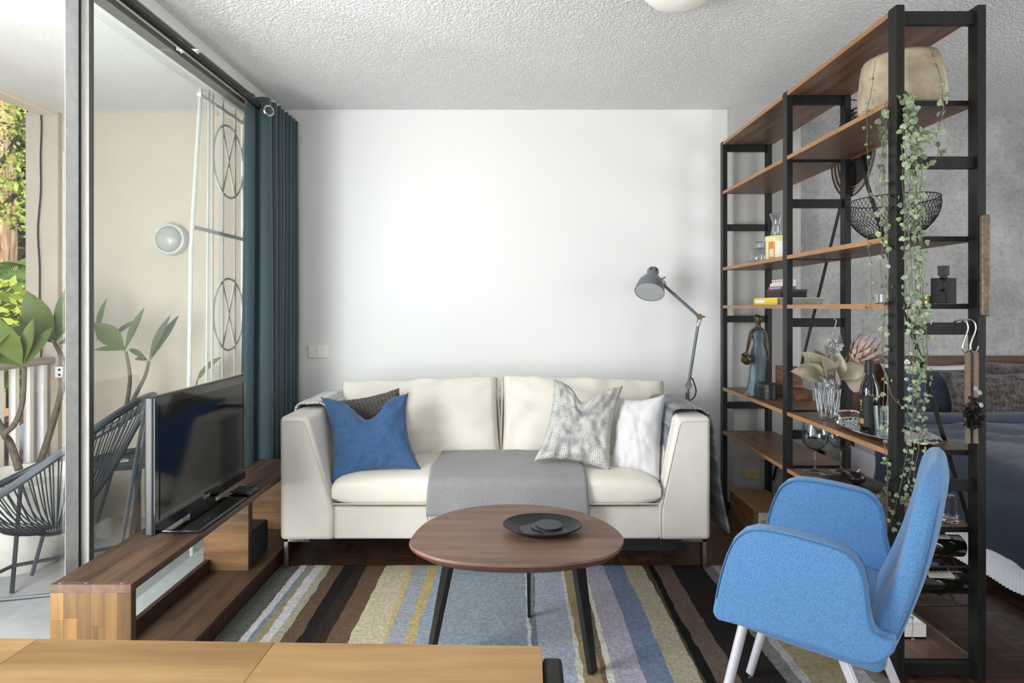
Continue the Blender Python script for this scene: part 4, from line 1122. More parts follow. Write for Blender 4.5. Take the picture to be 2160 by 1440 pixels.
def shelf(y0, y1, zt):
    b = MB().box(XF+0.004, XBk-0.004, y0+0.003, y1-0.003, zt-TS, zt).build('shelf', M_shelf, shelfu, smooth=False)
    MB().box(XF, XF+0.0042, y0, y1, zt-TS-0.001, zt+0.0003).build('front_edge', M_shelfedge, b, smooth=False)
    MB().box(XBk-0.0042, XBk, y0, y1, zt-TS-0.001, zt+0.0003).build('back_edge', M_shelfedge, b, smooth=False)
    for yy in (y0, y1-0.0032):
        MB().box(XF+0.0045, XBk-0.0045, yy, yy+0.0032, zt-TS-0.001, zt+0.0004).build('end_edge', M_black, b, smooth=False)
    return b
for zt, secs in levels.items():
    for s in secs:
        y0, y1 = YP[s]+PD+0.002, YP[s+1]-0.002
        if s == 0: y0 = YP[0]+PD+0.002
        shelf(y0, y1, zt)
# flat cross braces on the bedroom side
MB().bar((XBk+0.004, 2.08, 0.40), (XBk+0.004, 2.88, 2.09), 0.024, 0.003, up=(1, 0, 0)).build('brace', M_black, shelfu, smooth=False)
MB().bar((XBk+0.008, 2.88, 1.93), (XBk+0.008, 3.74, 0.20), 0.024, 0.003, up=(1, 0, 0)).build('brace', M_black, shelfu, smooth=False)
# wire bottle racks
M_wire = mat('dark_wire', (52, 52, 48), 0.4, 0.5)
for zr in (0.374, 0.244):
    rk = MB().tube([(XF+PW, 2.075, zr), (XBk-PW, 2.075, zr)], 0.004, 6).build('bottle_rack', M_wire, shelfu)
    MB().tube([(XF+PW, 2.86, zr), (XBk-PW, 2.86, zr)], 0.004, 6).build('rear_wire', M_wire, rk)
    for xx in (1.34, 1.50):
        P = []
        for k in range(97):
            y = 2.075+(2.86-2.075)*k/96
            P.append(V((xx, y, zr+0.012+0.016*math.cos((y-2.11)/0.105*2*PI))))
        MB().tube(P, 0.0035, 6).build('wavy_wire', M_wire, rk)

def onshelf(px, py_base, x): return x
# ---- wine bottles lying in the racks
M_wineglass = mat('dark_green_bottle_glass', (18, 24, 14), 0.06, spec=0.6, coat=0.5)
M_label = mat('cream_label', (212, 206, 192), 0.6)
M_capsule = mat('bottle_capsule', (70, 66, 40), 0.4)
bprof = [(0, 0.004), (0.030, 0.0), (0.0365, 0.006), (0.0368, 0.17), (0.034, 0.195), (0.022, 0.225), (0.0145, 0.25), (0.0140, 0.285), (0.0155, 0.288), (0.0155, 0.298), (0.0, 0.299)]
def wine(name, base, d, label, roll, group='wine bottles in the wire racks', lab=True):
    root = thing(name, label, 'bottle', base, group)
    R = frame(d, (0, math.cos(roll), math.sin(roll)))
    MB().lathe(bprof, base, 24, R).build('glass', M_wineglass, root, sharp=1)
    if lab:
        def lf(u, v):
            a = -1.1+2.2*u
            return V(base)+R @ V((0.0373*math.cos(a), 0.0373*math.sin(a), 0.05+0.09*v))
        lb_ = MB().grid(lf, 12, 2).build('label', M_label, root)
        m = MB(); r = random.Random(int(base[1]*100))
        for k in range(4):
            P = [V(base)+R @ V((0.0376*math.cos(a), 0.0376*math.sin(a), 0.07+0.016*k+0.005*math.sin(a*14+k))) for a in [-0.6+1.1*i/14 for i in range(15)]]
            m.tube(P, 0.0008, 4)
        m.build('script', M_inkdk, lb_)
    MB().lathe([(0.0158, 0.238), (0.0150, 0.26), (0.0162, 0.288), (0.0162, 0.3), (0, 0.3005)], base, 18, R).build('capsule', M_capsule, root)
    return root
k = 0
for zr, ys, lbs in ((0.374, (2.115, 2.22, 2.325), ('dark wine bottle nearest on the upper wire rack', 'dark wine bottle second on the upper wire rack', 'dark wine bottle third on the upper wire rack')),
               (0.244, (2.115, 2.22), ('dark wine bottle nearest on the lower wire rack', 'dark wine bottle second on the lower wire rack'))):
    for y, lb_ in zip(ys, lbs):
        xr = 1.565 if zr > 0.3 else 1.576
        wine('wine_bottle', (xr, y+0.026, zr+0.046), (-1, 0, 0.02), lb_, (1.1, 0.9, 2.2, 1.25, 0.8)[k]); k += 1

# white tray box on the bottom shelf
wb = thing('white_tray', 'open white tray box on the bottom shelf under the wire racks', 'tray', (1.42, 2.36, 0.0505))
x0, x1, y0, y1, z0, z1 = 1.30, 1.500, 2.225, 2.56, 0.0508, 0.102
MB().box(x0, x1, y0, y1, z0, z0+0.006).build('bottom', mat('grey_felt_liner', (168, 174, 184), 0.9), wb, smooth=False)
MB().box(x1-0.006, x1, y0, y1, z0, z1).box(x0, x0+0.006, y0, y1, z0, z1).box(x0+0.006, x1-0.006, y0, y0+0.006, z0, z1).box(x0+0.006, x1-0.006, y1-0.006, y1, z0, z1).build('side', M_white, wb, smooth=False)
MB().tube([(1.36+a, y0-0.0005, 0.078+b) for a, b in ((-0.035, -0.008), (0.035, -0.008), (0.04, 0), (0.035, 0.008), (-0.035, 0.008), (-0.04, 0))], 0.0022, 5, True).build('handle_slot', M_seam, wb)

# ---- wooden boxes and the rest of the lower far part
bxs = thing('wooden_crate', 'long brown wooden wine box on the floor under the far shelves', 'box', (1.44, 3.3, 0.0))
MB().box(1.322, 1.545, 3.356, 3.728, 0.0, 0.132).build('case', mat('light_box_wood', (128, 94, 66), 0.6, var=0.25, vscale=7, stretch=(6, 1, 6)), bxs, smooth=False, bevel=0.002)
MB().box(1.320, 1.547, 3.354, 3.73, 0.132, 0.144).build('lid', mat('box_lid_wood', (146, 110, 76), 0.6, var=0.2, vscale=7, stretch=(6, 1, 6)), bxs, smooth=False, bevel=0.001)
lbq = MB().box(1.345, 1.43, 3.3525, 3.3565, 0.055, 0.128).build('paper_label', M_label, bxs, smooth=False)
text('WCW', 0.014, (1.387, 3.352, 0.115), (PI/2, 0, 0), M_inkdk, bxs)
text('X', 0.014, (1.387, 3.352, 0.099), (PI/2, 0, 0), M_inkdk, bxs)
m = MB()
for k, w in enumerate((2, 1, 3, 1, 2, 2, 1, 3, 1)):
    m.box(1.358+k*0.006, 1.358+k*0.006+0.0012*w, 3.3518, 3.3524, 0.065, 0.09)
m.build('barcode', M_inkdk, lbq, smooth=False)
so = thing('wall_socket', 'yellowed wall socket on the pillar above the wooden wine box', 'socket', at(1584, 998, 3.83))
p = at(1584, 998, 3.83)
MB().box(p.x-0.056, p.x+0.056, 3.818, 3.83, p.z-0.036, p.z+0.036).build('plate', M_pillar, so, bevel=0.003)
MB().box(p.x-0.045, p.x+0.045, 3.813, 3.819, p.z-0.026, p.z+0.026).build('rocker_plate', M_yelplastic, so, bevel=0.003)
MB().ball((p.x, 3.813, p.z), 0.004, 8, 6).build('screw', M_seal, so)

# ---- third shelf from the top, far part: bottle, tin, carafe
ZS = 1.4923
def sp(px, x, z):
    return V((x, FPX*x/(px-1080), z))
b0 = V((1.375, 3.42, ZS))
dec = tag(MB().lathe([(0, 0.003), (0.042, 0.0), (0.05, 0.012), (0.047, 0.055), (0.036, 0.08), (0.015, 0.09), (0.013, 0.118), (0.021, 0.122), (0.018, 0.122), (0.010, 0.117), (0.010, 0.09), (0.032, 0.076), (0.043, 0.055), (0.045, 0.014), (0, 0.009)], b0, 28).build('glass_bottle', M_thin), 'small squat clear glass bottle beside the yellow tin', 'bottle')
tin = thing('storage_tin', 'pale yellow round tin with printed sides on a far shelf', 'tin', (1.40, 3.22, ZS))
M_tin = mat('pale_yellow_tin', (226, 218, 158), 0.35)
MB().lathe([(0, 0.0), (0.066, 0.0), (0.067, 0.003), (0.067, 0.115), (0, 0.115)], (1.40, 3.22, ZS), 40).build('body', M_tin, tin)
MB().lathe([(0.0685, 0.105), (0.0695, 0.107), (0.0695, 0.126), (0.067, 0.129), (0, 0.129)], (1.40, 3.22, ZS), 40).build('lid', M_tin, tin)
def tinpatch(a0, a1, z0, z1, mtl, name='printed_panel', e=0.0004):
    return MB().grid(lambda u, v: V((1.40+(0.067+e)*math.cos(a0+(a1-a0)*u), 3.22+(0.067+e)*math.sin(a0+(a1-a0)*u), ZS+z0+(z1-z0)*v)), 8, 2).build(name, mtl, tin)
tinpatch(3.45, 4.0, 0.012, 0.098, mat('orange_print', (206, 132, 72), 0.4))
tinpatch(3.55, 3.9, 0.02, 0.06, M_label, e=0.0008)
tinpatch(4.15, 4.55, 0.012, 0.098, M_white)
tinpatch(4.75, 4.80, 0.0, 0.105, M_inkdk)
tag(MB().lathe([(0, 0.004), (0.028, 0.0), (0.030, 0.004), (0.024, 0.045), (0.021, 0.06), (0.026, 0.085), (0.037, 0.118), (0.0355, 0.118), (0.0245, 0.085), (0.019, 0.06), (0.022, 0.045), (0.027, 0.008), (0, 0.008)], (1.385, 3.215, ZS+0.1295), 28).build('glass_carafe', M_thin), 'flared clear glass carafe standing on the yellow tin', 'carafe')

# ---- fourth shelf, far part: books and packs
ZS = 1.2625
M_ybook = mat('yellow_book_cover', (236, 200, 72), 0.45)
M_pages = mat('book_pages', (150, 150, 152), 0.8, var=0.1, vscale=80, stretch=(1, 1, 20))
yb = thing('yellow_book', 'thick book with a bright yellow spine lying flat under the grey box', 'book', (1.46, 3.25, ZS))
MB().box(1.345, 1.572, 3.105, 3.39, ZS+0.0005, ZS+0.034).build('pages', M_pages, yb, smooth=False)
MB().box(1.340, 1.577, 3.10, 3.395, ZS+0.034, ZS+0.0375).box(1.340, 1.577, 3.10, 3.395, ZS+0.0002, ZS+0.0015).build('cover', M_ybook, yb, smooth=False)
MB().box(1.336, 1.342, 3.10, 3.395, ZS+0.0002, ZS+0.0375).build('spine', M_ybook, yb, smooth=False, bevel=0.001)
MB().box(1.3355, 1.3365, 3.25, 3.37, ZS+0.010, ZS+0.026).build('spine_title', M_white, yb, smooth=False)
bbx = thing('grey_box', 'flat dark grey box lying on the yellow book', 'box', (1.435, 3.21, ZS+0.038))
MB().box(1.367, 1.498, 3.122, 3.298, ZS+0.0378, ZS+0.066).build('case', M_plasticblk, bbx, bevel=0.001, smooth=False)
MB().box(1.365, 1.50, 3.12, 3.30, ZS+0.066, ZS+0.079).build('lid', mat('grey_card', (62, 62, 64), 0.6), bbx, bevel=0.001, smooth=False)
for k, (c, lb_) in enumerate((((132, 92, 128), 'purple patterned pack lowest in the stack on the grey box'), ((226, 222, 214), 'white pack in the middle of the stack on the grey box'), ((220, 214, 214), 'white and red pack topmost on the grey box'))):
    z = ZS+0.0793+0.0172*k
    pk = thing('card_pack', lb_, 'pack', (1.41, 3.2, z), 'card packs on the grey box')
    MB().box(1.372+0.004*k, 1.45, 3.135, 3.29-0.012*k, z, z+0.0168).build('case', mat('pack_card_%d' % k, c, 0.5), pk, smooth=False, bevel=0.001)
    m = MB()
    for q in range(6):
        m.box(1.3712+0.004*k, 1.3722+0.004*k, 3.145+q*0.022, 3.155+q*0.022, z+0.004, z+0.012)
    m.build('printed_pattern', mat('pack_print_%d' % k, ((208, 198, 214), (196, 196, 200), (196, 74, 60))[k], 0.5), pk, smooth=False)

# ---- fourth shelf, near part: perfume bottle, gold tin, clear block
pf_ = thing('black_flacon', 'square black bottle with a black cap on the shelf behind the vine', 'bottle', (1.503, 2.14, ZS))
cx, cy = 1.503, 2.14
Rr = Matrix.Rotation(0.5, 3, 'Z')
MB().obox((cx, cy, ZS+0.045), 0.056, 0.056, 0.088, Rr).build('body', mat('smoked_glass', (14, 15, 15), 0.08, spec=0.35), pf_, smooth=False, bevel=0.002)
MB().obox((cx, cy, ZS+0.094), 0.018, 0.018, 0.010, Rr).obox((cx, cy, ZS+0.115), 0.026, 0.026, 0.034, Rr).build('cap', mat('smoked_cap', (36, 40, 40), 0.15), pf_, smooth=False, bevel=0.001)
gt = thing('gold_tin', 'small round brass coloured tin beside the black square bottle', 'tin', (1.53, 2.255, ZS))
M_brass = mat('brass', (148, 128, 84), 0.3, 1.0)
MB().lathe([(0, 0), (0.026, 0), (0.026, 0.021), (0, 0.021)], (1.53, 2.255, ZS+0.0002), 28).build('body', M_brass, gt)
MB().lathe([(0.0268, 0.018), (0.0268, 0.027), (0.025, 0.0285), (0, 0.0285)], (1.53, 2.255, ZS+0.0002), 28).build('lid', M_brass, gt)
tag(MB().lathe([(0, 0.005), (0.03, 0), (0.036, 0.004), (0.037, 0.034), (0.034, 0.034), (0.033, 0.008), (0, 0.008)], (1.36, 2.24, ZS), 24).build('glass_votive', M_glass), 'low clear glass votive cup behind the left trailing vine', 'glass cup')

# ---- fifth shelf, far part: statue, leather case, old wooden blocks
ZS = 0.7635
st = thing('lady_statuette', 'bronze statuette of a woman in a long blue draped dress holding a jug', 'statuette', (1.36, 3.40, ZS))
M_bronze = mat('dark_bronze', (84, 72, 52), 0.35, 0.6, var=0.3, vscale=40)
M_dress = mat('blue_patina', (82, 96, 104), 0.45, 0.3, var=0.25, vscale=40, stretch=(1, 1, 0.2))
sx, sy = 1.358, 3.40
def rip(a, q):
    return 1+(0.10 if q < 7 else 0.03)*math.sin(a*9+q*0.5)+0.03*math.sin(a*5+1)
dress = [(0.058, 0.0), (0.052, 0.02), (0.045, 0.07), (0.042, 0.12), (0.042, 0.17), (0.045, 0.21), (0.045, 0.235), (0.038, 0.262), (0.031, 0.285), (0.033, 0.305), (0.039, 0.328), (0.036, 0.345), (0.031, 0.358), (0.020, 0.366)]
vs = MB()
nn = 36; vv = []; ff = []
for q, (r_, z_) in enumerate(dress):
    lean = 0.016*math.sin(z_*7); 
    for k in range(nn):
        a = 2*PI*k/nn; rr = r_*rip(a, q)
        vv.append(V((sx-0.012+0.10*z_*0.2+lean+rr*math.cos(a)*(1.0 if q < 8 else 0.95), sy+rr*math.sin(a)*0.62, ZS+z_)))
for q in range(len(dress)-1):
    for k in range(nn):
        ff.append((q*nn+k, q*nn+(k+1) % nn, (q+1)*nn+(k+1) % nn, (q+1)*nn+k))
ff += [tuple(range(nn-1, -1, -1)), tuple(range((len(dress)-1)*nn, len(dress)*nn))]
vs.add(vv, ff).build('dress', M_dress, st, sharp=1.2)
hx = sx+0.004
def skin(name, verts, edges, radii, mtl, parent, sub=2):
    me = bpy.data.meshes.new(name); o0 = ORG[parent.name]
    me.from_pydata([tuple(V(p)-o0) for p in verts], edges, [])
    me.materials.append(mtl)
    o = bpy.data.objects.new(name, me); COL.objects.link(o); o.parent = parent; ORG[o.name] = o0
    m = o.modifiers.new('skin', 'SKIN'); m.use_smooth_shade = True
    for i, r_ in enumerate(radii):
        d = me.skin_vertices[0].data[i]; d.radius = (r_ if isinstance(r_, tuple) else (r_, r_)); d.use_root = (i == 0)
    s = o.modifiers.new('smooth', 'SUBSURF'); s.levels = s.render_levels = sub
    return o
vb = [(hx, sy, ZS+0.335), (hx, sy, ZS+0.362), (hx, sy, ZS+0.386), (hx, sy-0.002, ZS+0.408), (hx, sy-0.003, ZS+0.432), (hx, sy, ZS+0.444),
      (hx-0.036, sy, ZS+0.352), (hx-0.052, sy-0.006, ZS+0.30), (hx-0.072, sy-0.03, ZS+0.255), (hx-0.084, sy-0.045, ZS+0.222),
      (hx+0.036, sy, ZS+0.352), (hx+0.048, sy-0.002, ZS+0.295), (hx+0.052, sy-0.004, ZS+0.245), (hx+0.048, sy-0.012, ZS+0.205), (hx+0.046, sy-0.014, ZS+0.188)]
skin('body', vb, [(0, 1), (1, 2), (2, 3), (3, 4), (4, 5), (1, 6), (6, 7), (7, 8), (8, 9), (1, 10), (10, 11), (11, 12), (12, 13), (13, 14)],
     [(0.026, 0.018), 0.017, 0.011, (0.019, 0.021), (0.021, 0.023), 0.011, 0.013, 0.011, 0.008, 0.0075, 0.013, 0.0105, 0.0085, 0.0075, 0.005], M_bronze, st)
MB().ball((hx, sy+0.016, ZS+0.432), 0.015, 12, 8).build('hair_bun', M_bronze, st)
MB().ball((hx, sy-0.0225, ZS+0.414), 0.004, 8, 6, sc=(0.7, 1, 1.5)).build('nose', M_bronze, st)
MB().lathe([(0, -0.03), (0.018, -0.028), (0.030, -0.008), (0.028, 0.010), (0.016, 0.022), (0.014, 0.030), (0.018, 0.034), (0.011, 0.030), (0, 0.024)], (hx-0.084, sy-0.050, ZS+0.205), 20, frame((-0.4, -0.5, 0.75))).build('jug', M_bronze, st)

lc = thing('leather_case', 'oval black leather case with a clasp in front of the statuette', 'case', (1.362, 3.28, ZS))
def oval(r, z): return (r, z)
yc = 3.28; xc = 1.362
M_leather = mat('black_leather', (30, 30, 31), 0.4, bump=0.15, bscale=120)
MB().lathe([(0, 0), (0.046, 0), (0.048, 0.002), (0.048, 0.054), (0, 0.054)], (xc, yc, ZS+0.0003), 36, sx=1.0, sy=1.35).build('body', M_leather, lc)
MB().lathe([(0.0488, 0.055), (0.0488, 0.078), (0.045, 0.083), (0, 0.084)], (xc, yc, ZS+0.0003), 36, sx=1.0, sy=1.35).build('lid', M_leather, lc)
MB().box(xc-0.030, xc-0.018, yc-0.065, yc-0.055, ZS+0.04, ZS+0.07).ball((xc-0.024, yc-0.0655, ZS+0.048), 0.004, 8, 6).build('clasp', M_nickel, lc)
M_oldwood = mat('worn_block_wood', (134, 92, 58), 0.7, var=0.5, vscale=9, stretch=(1, 1, 5), col2=(72, 48, 32))
M_oldwood2 = mat('worn_block_wood_dark', (112, 74, 46), 0.7, var=0.5, vscale=9, stretch=(1, 5, 1), col2=(64, 42, 28))
tag(MB().box(1.485, 1.576, 3.22, 3.46, ZS+0.0003, ZS+0.052).build('wooden_block', M_oldwood2, bevel=0.003, smooth=False), 'lower worn brown wooden block behind the black leather case', 'wooden block')
tag(MB().box(1.478, 1.572, 3.32, 3.45, ZS+0.0525, ZS+0.16).build('wooden_block', M_oldwood, bevel=0.003, smooth=False), 'upper worn orange brown wooden block standing on the other block', 'wooden block')

# ---- fifth shelf, near part: vase with dried flowers, tray, wine bottle, crystal glass
vx, vy = 1.368, 2.66
M_cut = mat('cut_crystal', (250, 252, 252), 0.0, trans=1.0, ior=1.4, bump=0.12, bscale=120)
vase = thing('crystal_vase', 'tall cut glass vase holding the dried flowers on the shelf', 'vase', (vx, vy, ZS))
MB().lathe([(0, 0.012), (0.034, 0.0), (0.037, 0.004), (0.041, 0.05), (0.050, 0.15), (0.053, 0.165), (0.0505, 0.165), (0.047, 0.15), (0.038, 0.05), (0.033, 0.018), (0, 0.018)], (vx, vy, ZS+0.0003), 40, ripple=lambda a, q: 1+0.012*math.cos(a*20)).build('glass', M_thin, vase, sharp=0.5)
m = MB()
for k in range(14):
    a = 2*PI*k/14
    for s_ in (1, -1):
        P = [V((vx+(0.0405+0.0095*t)*math.cos(a+s_*0.35*t)*1.004, vy+(0.0405+0.0095*t)*math.sin(a+s_*0.35*t)*1.004, ZS+0.035+0.10*t)) for t in (0, 0.33, 0.66, 1)]
        m.tube(P, 0.0006, 4)
tag(m.build('cut_pattern', mat('frosted_cut', (236, 238, 240), 0.25), vase), kind='stuff')

bq = thing('dried_bouquet', 'dried bouquet with a pink protea, pale leaves and silver gumnuts', 'bouquet', (vx, vy, ZS+0.02))
M_dleaf = mat('dried_leaf', (172, 164, 144), 0.7, var=0.2, vscale=14, rnd=0.12)
M_dstem = mat('dried_stem', (110, 66, 44), 0.8)
M_gum = mat('silver_gumnut', (168, 167, 170), 0.6, var=0.4, vscale=40)
M_protea = mat('dusty_pink_bract', (200, 178, 170), 0.7, var=0.25, vscale=26, rnd=0.16, col2=(154, 126, 120))
def bp(px, py, d=0): return at(px, py, vy+d)
dl = [((1742, 800), (1690, 742), 30, -.03), ((1736, 806), (1668, 783), 27, -.05), ((1740, 806), (1688, 768), 34, -.06), ((1748, 806), (1716, 736), 34, .02), ((1744, 812), (1730, 748), 30, -.05), ((1756, 808), (1771, 744), 34, -.03), ((1762, 806), (1764, 778), 40, -.07),
      ((1770, 802), (1822, 772), 30, -.03), ((1776, 790), (1826, 752), 34, .04), ((1786, 752), (1804, 730), 26, -.01), ((1780, 800), (1822, 818), 26, -.02), ((1750, 760), (1742, 728), 22, .0), ((1778, 745), (1772, 702), 16, .01), ((1776, 796), (1830, 790), 22, .02), ((1744, 790), (1700, 760), 30, .04)]
for k, (b, t, w, d) in enumerate(dl):
    bb, tt_ = bp(*b, d*0.4), bp(*t, d)
    leaf_mb(bb, tt_, 1.35*w*vy/FPX, up=(0.9*math.sin(k*2.3), -0.7, 0.35), sag=0.14*math.sin(k*1.9+0.6), fold=0.4).build('leaf', M_dleaf, bq, sharp=1.5)
for k, (b, t) in enumerate((((1745, 880), (1790, 752)), ((1752, 880), (1757, 700)), ((1742, 878), (1735, 790)), ((1758, 880), (1768, 800)), ((1748, 882), (1745, 770)))):
    MB().tube(smooth_path([bp(*b), bp((b[0]+t[0])/2+3, (b[1]+t[1])/2), bp(*t, -0.01)], 5), 0.0035 if k == 0 else 0.0025, 6).build('stem', M_dstem if k == 0 else M_gum, bq)
MB().tube(smooth_path([bp(1757, 715), bp(1759, 700), bp(1763, 682), bp(1764, 676), bp(1759, 672)], 5), 0.0022, 6).build('stem', M_gum, bq)
r = random.Random(8)
for k, (px, py) in enumerate([(1750, 718), (1757, 716), (1755, 727), (1764, 727), (1771, 735), (1774, 728), (1748, 722), (1764, 719), (1744, 784), (1753, 786), (1745, 791), (1743, 803), (1752, 803), (1757, 808), (1747, 812), (1757, 816)]):
    c = bp(px, py, -0.035-0.01*r.random())
    Rg = frame((r.uniform(-0.8, 0.8), -1, r.uniform(-0.6, 0.6)))
    s_ = 0.0105*r.uniform(0.85, 1.2)
    MB().lathe([(0, -1.1*s_), (0.7*s_, -0.8*s_), (1.0*s_, 0), (0.85*s_, 0.6*s_), (0.55*s_, 0.95*s_), (0.30*s_, 0.6*s_), (0, 0.5*s_)], c, 12, Rg).build('gumnut', M_gum, bq)
m = MB()
for k in range(46):
    c = bp(1752+r.uniform(-8, 8), 752+r.uniform(-16, 14), -0.02)
    m.tube([c, c+V((r.uniform(-.015, .015), -0.004, r.uniform(.004, .018)))], 0.0013, 4)
tag(m.build('catkins', M_gum, bq), kind='stuff')
pc_ = bp(1801, 760, -0.01); pd = V((0.50, -0.36, 0.62)).normalized(); RP = frame(pd)
MB().ball(pc_+pd*0.05, 0.036, 14, 10, RP, (1, 1, 1.2)).build('flower_core', mat('protea_core', (178, 150, 128), 0.8, var=0.3, vscale=60), bq)
nb = 0
for ring_, (cnt, r0, z0, L_, op_, w_) in enumerate(((9, 0.018, 0.0, 0.05, 1.1, 0.026), (12, 0.030, 0.012, 0.07, 0.85, 0.022), (14, 0.038, 0.028, 0.088, 0.62, 0.017), (16, 0.040, 0.044, 0.095, 0.42, 0.014))):
    for k in range(cnt):
        a = 2*PI*(k+0.5*(ring_ % 2))/cnt
        e = V((math.cos(a), math.sin(a), 0))
        b = pc_+RP @ (e*r0+V((0, 0, z0))); t = pc_+RP @ (e*(r0+L_*math.sin(op_)*0.72)+V((0, 0, z0+L_*math.cos(op_)))) 
        leaf_mb(b, t, w_, up=RP @ (e*-1+V((0, 0, 0.3))), sag=-0.10, fold=0.25).build('bract', M_protea, bq, sharp=1.5)

tcx, tcy = 1.43, 2.36
ty = thing('silver_tray', 'oval polished silver tray with a handle under the wine bottle', 'tray', (tcx, tcy, ZS))
MB().lathe([(0, 0.004), (0.155, 0.004), (0.168, 0.008), (0.182, 0.018), (0.190, 0.021), (0.190, 0.0235), (0.180, 0.021), (0.166, 0.0115), (0.155, 0.0075), (0, 0.0075)], (tcx, tcy, ZS-0.0035), 64, sx=0.70, sy=1.37).build('dish', M_silver, ty)
MB().tube(smooth_path([(tcx-0.045, tcy+0.235, ZS+0.02), (tcx-0.04, tcy+0.262, ZS+0.042), (tcx+0.04, tcy+0.262, ZS+0.042), (tcx+0.045, tcy+0.235, ZS+0.02)], 6), 0.005, 8).build('handle', M_silver, ty)
MB().tube(smooth_path([(tcx-0.045, tcy-0.228, ZS+0.02), (tcx-0.04, tcy-0.252, ZS+0.03), (tcx+0.04, tcy-0.252, ZS+0.03), (tcx+0.045, tcy-0.228, ZS+0.02)], 6), 0.005, 8).build('handle', M_silver, ty)
wx, wy = 1.365, 2.345
wbt = thing('upright_wine_bottle', 'upright dark wine bottle with a black and gold label on the tray', 'bottle', (wx, wy, ZS+0.0045))
sc_ = 0.93
MB().lathe([(r_*sc_, z_*sc_) for r_, z_ in bprof], (wx, wy, ZS+0.0045), 32).build('glass', mat('black_wine_glass', (12, 12, 12), 0.05, spec=0.6, coat=0.6), wbt, sharp=1)
MB().lathe([(0.0150, 0.216), (0.0142, 0.24), (0.0158, 0.262), (0.0158, 0.280), (0, 0.281)], (wx, wy, ZS+0.0045), 24).build('capsule', mat('matt_black_capsule', (26, 26, 27), 0.5), wbt)
def wl(a0, a1, z0, z1, mtl, name, e, par):
    return MB().grid(lambda u, v: V((wx+(0.0342+e)*math.cos(a0+(a1-a0)*u), wy+(0.0342+e)*math.sin(a0+(a1-a0)*u), ZS+0.0045+z0+(z1-z0)*v)), 14, 2).build(name, mtl, par)
lab = wl(-3.5, -1.75, 0.03, 0.15, mat('black_paper', (15, 15, 14), 0.6), 'label', 0.0005, wbt)
M_gold = mat('gold_print', (196, 164, 92), 0.35, 0.6)
for a, z0, z1, w_ in ((-3.05, 0.122, 0.131, 0.16), (-3.05, 0.108, 0.120, 0.09), (-3.0, 0.040, 0.060, 0.30), (-3.05, 0.098, 0.101, 0.10), (-3.05, 0.090, 0.093, 0.12)):
    wl(a-w_, a+w_, z0, z1, M_gold, 'gold_print', 0.0009, lab)
tag(MB().lathe([(0, 0.012), (0.026, 0.0), (0.029, 0.003), (0.037, 0.115), (0.0355, 0.115), (0.027, 0.016), (0, 0.014)], (1.372, 2.262, ZS+0.0045), 32, ripple=lambda a, q: 1+0.014*math.cos(a*16)).build('crystal_glass', M_thin), 'tall cut crystal glass on the tray behind the near post', 'glass')

# ---- sixth shelf, near part: wine glasses, black plate with fruit, small vase
ZS = 0.5003
gprof = [(0, 0.0005), (0.048, 0.0), (0.049, 0.0015), (0.026, 0.006), (0.0065, 0.014), (0.0045, 0.03), (0.0045, 0.092), (0.009, 0.102), (0.034, 0.114), (0.052, 0.138), (0.058, 0.162), (0.055, 0.190), (0.046, 0.226), (0.0448, 0.226), (0.0538, 0.190), (0.0568, 0.162), (0.051, 0.139), (0.033, 0.116), (0.007, 0.107), (0, 0.105)]
for px, lb_ in ((1719, 'stemmed wine glass nearer the middle post on the lower shelf'), (1774, 'stemmed wine glass beside the black plate on the lower shelf')):
    x = 1.375 if px < 1750 else 1.50
    y = FPX*x/(px-1080)
    tag(MB().lathe(gprof, (x, y, ZS), 36).build('wine_glass', M_thin, sharp=1.2), lb_, 'wine glass', 'wine glasses on the lower shelf')
M_blkplate = mat('black_lacquer_plate', (20, 21, 22), 0.3)
px_, py_ = 1.435, 2.585
tag(MB().lathe([(0, 0.003), (0.08, 0.003), (0.085, 0.0), (0.10, 0.006), (0.117, 0.013), (0.119, 0.015), (0.115, 0.0155), (0.098, 0.0095), (0, 0.0075)], (px_, py_, ZS), 48).build('black_plate', M_blkplate), 'flat round black plate holding a dried fruit', 'plate')
fr_ = thing('dried_pomegranate', 'shrivelled dark dried fruit with a stalk on the black plate', 'fruit', (px_+0.012, py_-0.005, ZS+0.0085))
fc = V((px_+0.012, py_-0.005, ZS+0.034))
m = MB(); m.ball(fc, 0.03, 22, 14, sc=(1.1, 1, 0.88))
m.v = [fc+(p-fc)*(1+0.16*nz(p.x*60, p.y*60, p.z*60)) for p in m.v]
m.build('flesh', mat('dark_dried_skin', (34, 24, 26), 0.25, bump=0.4, bscale=60), fr_, sharp=1.5)
MB().tube([fc+V((0.0, 0, 0.022)), fc+V((0.012, -0.004, 0.038))], 0.0022, 6).build('stalk', M_label, fr_)
bv = thing('bud_vase', 'small square clear glass vase at the near end of the lower shelf', 'vase', (1.53, 2.14, ZS))
MB().box(1.511, 1.549, 2.125, 2.163, ZS+0.0002, ZS+0.095).build('glass', M_glass, bv, smooth=False, bevel=0.005, bseg=3)
MB().box(1.5155, 1.5445, 2.1295, 2.1585, ZS+0.018, ZS+0.0945).build('hollow', M_glass, bv, smooth=False, bevel=0.004)

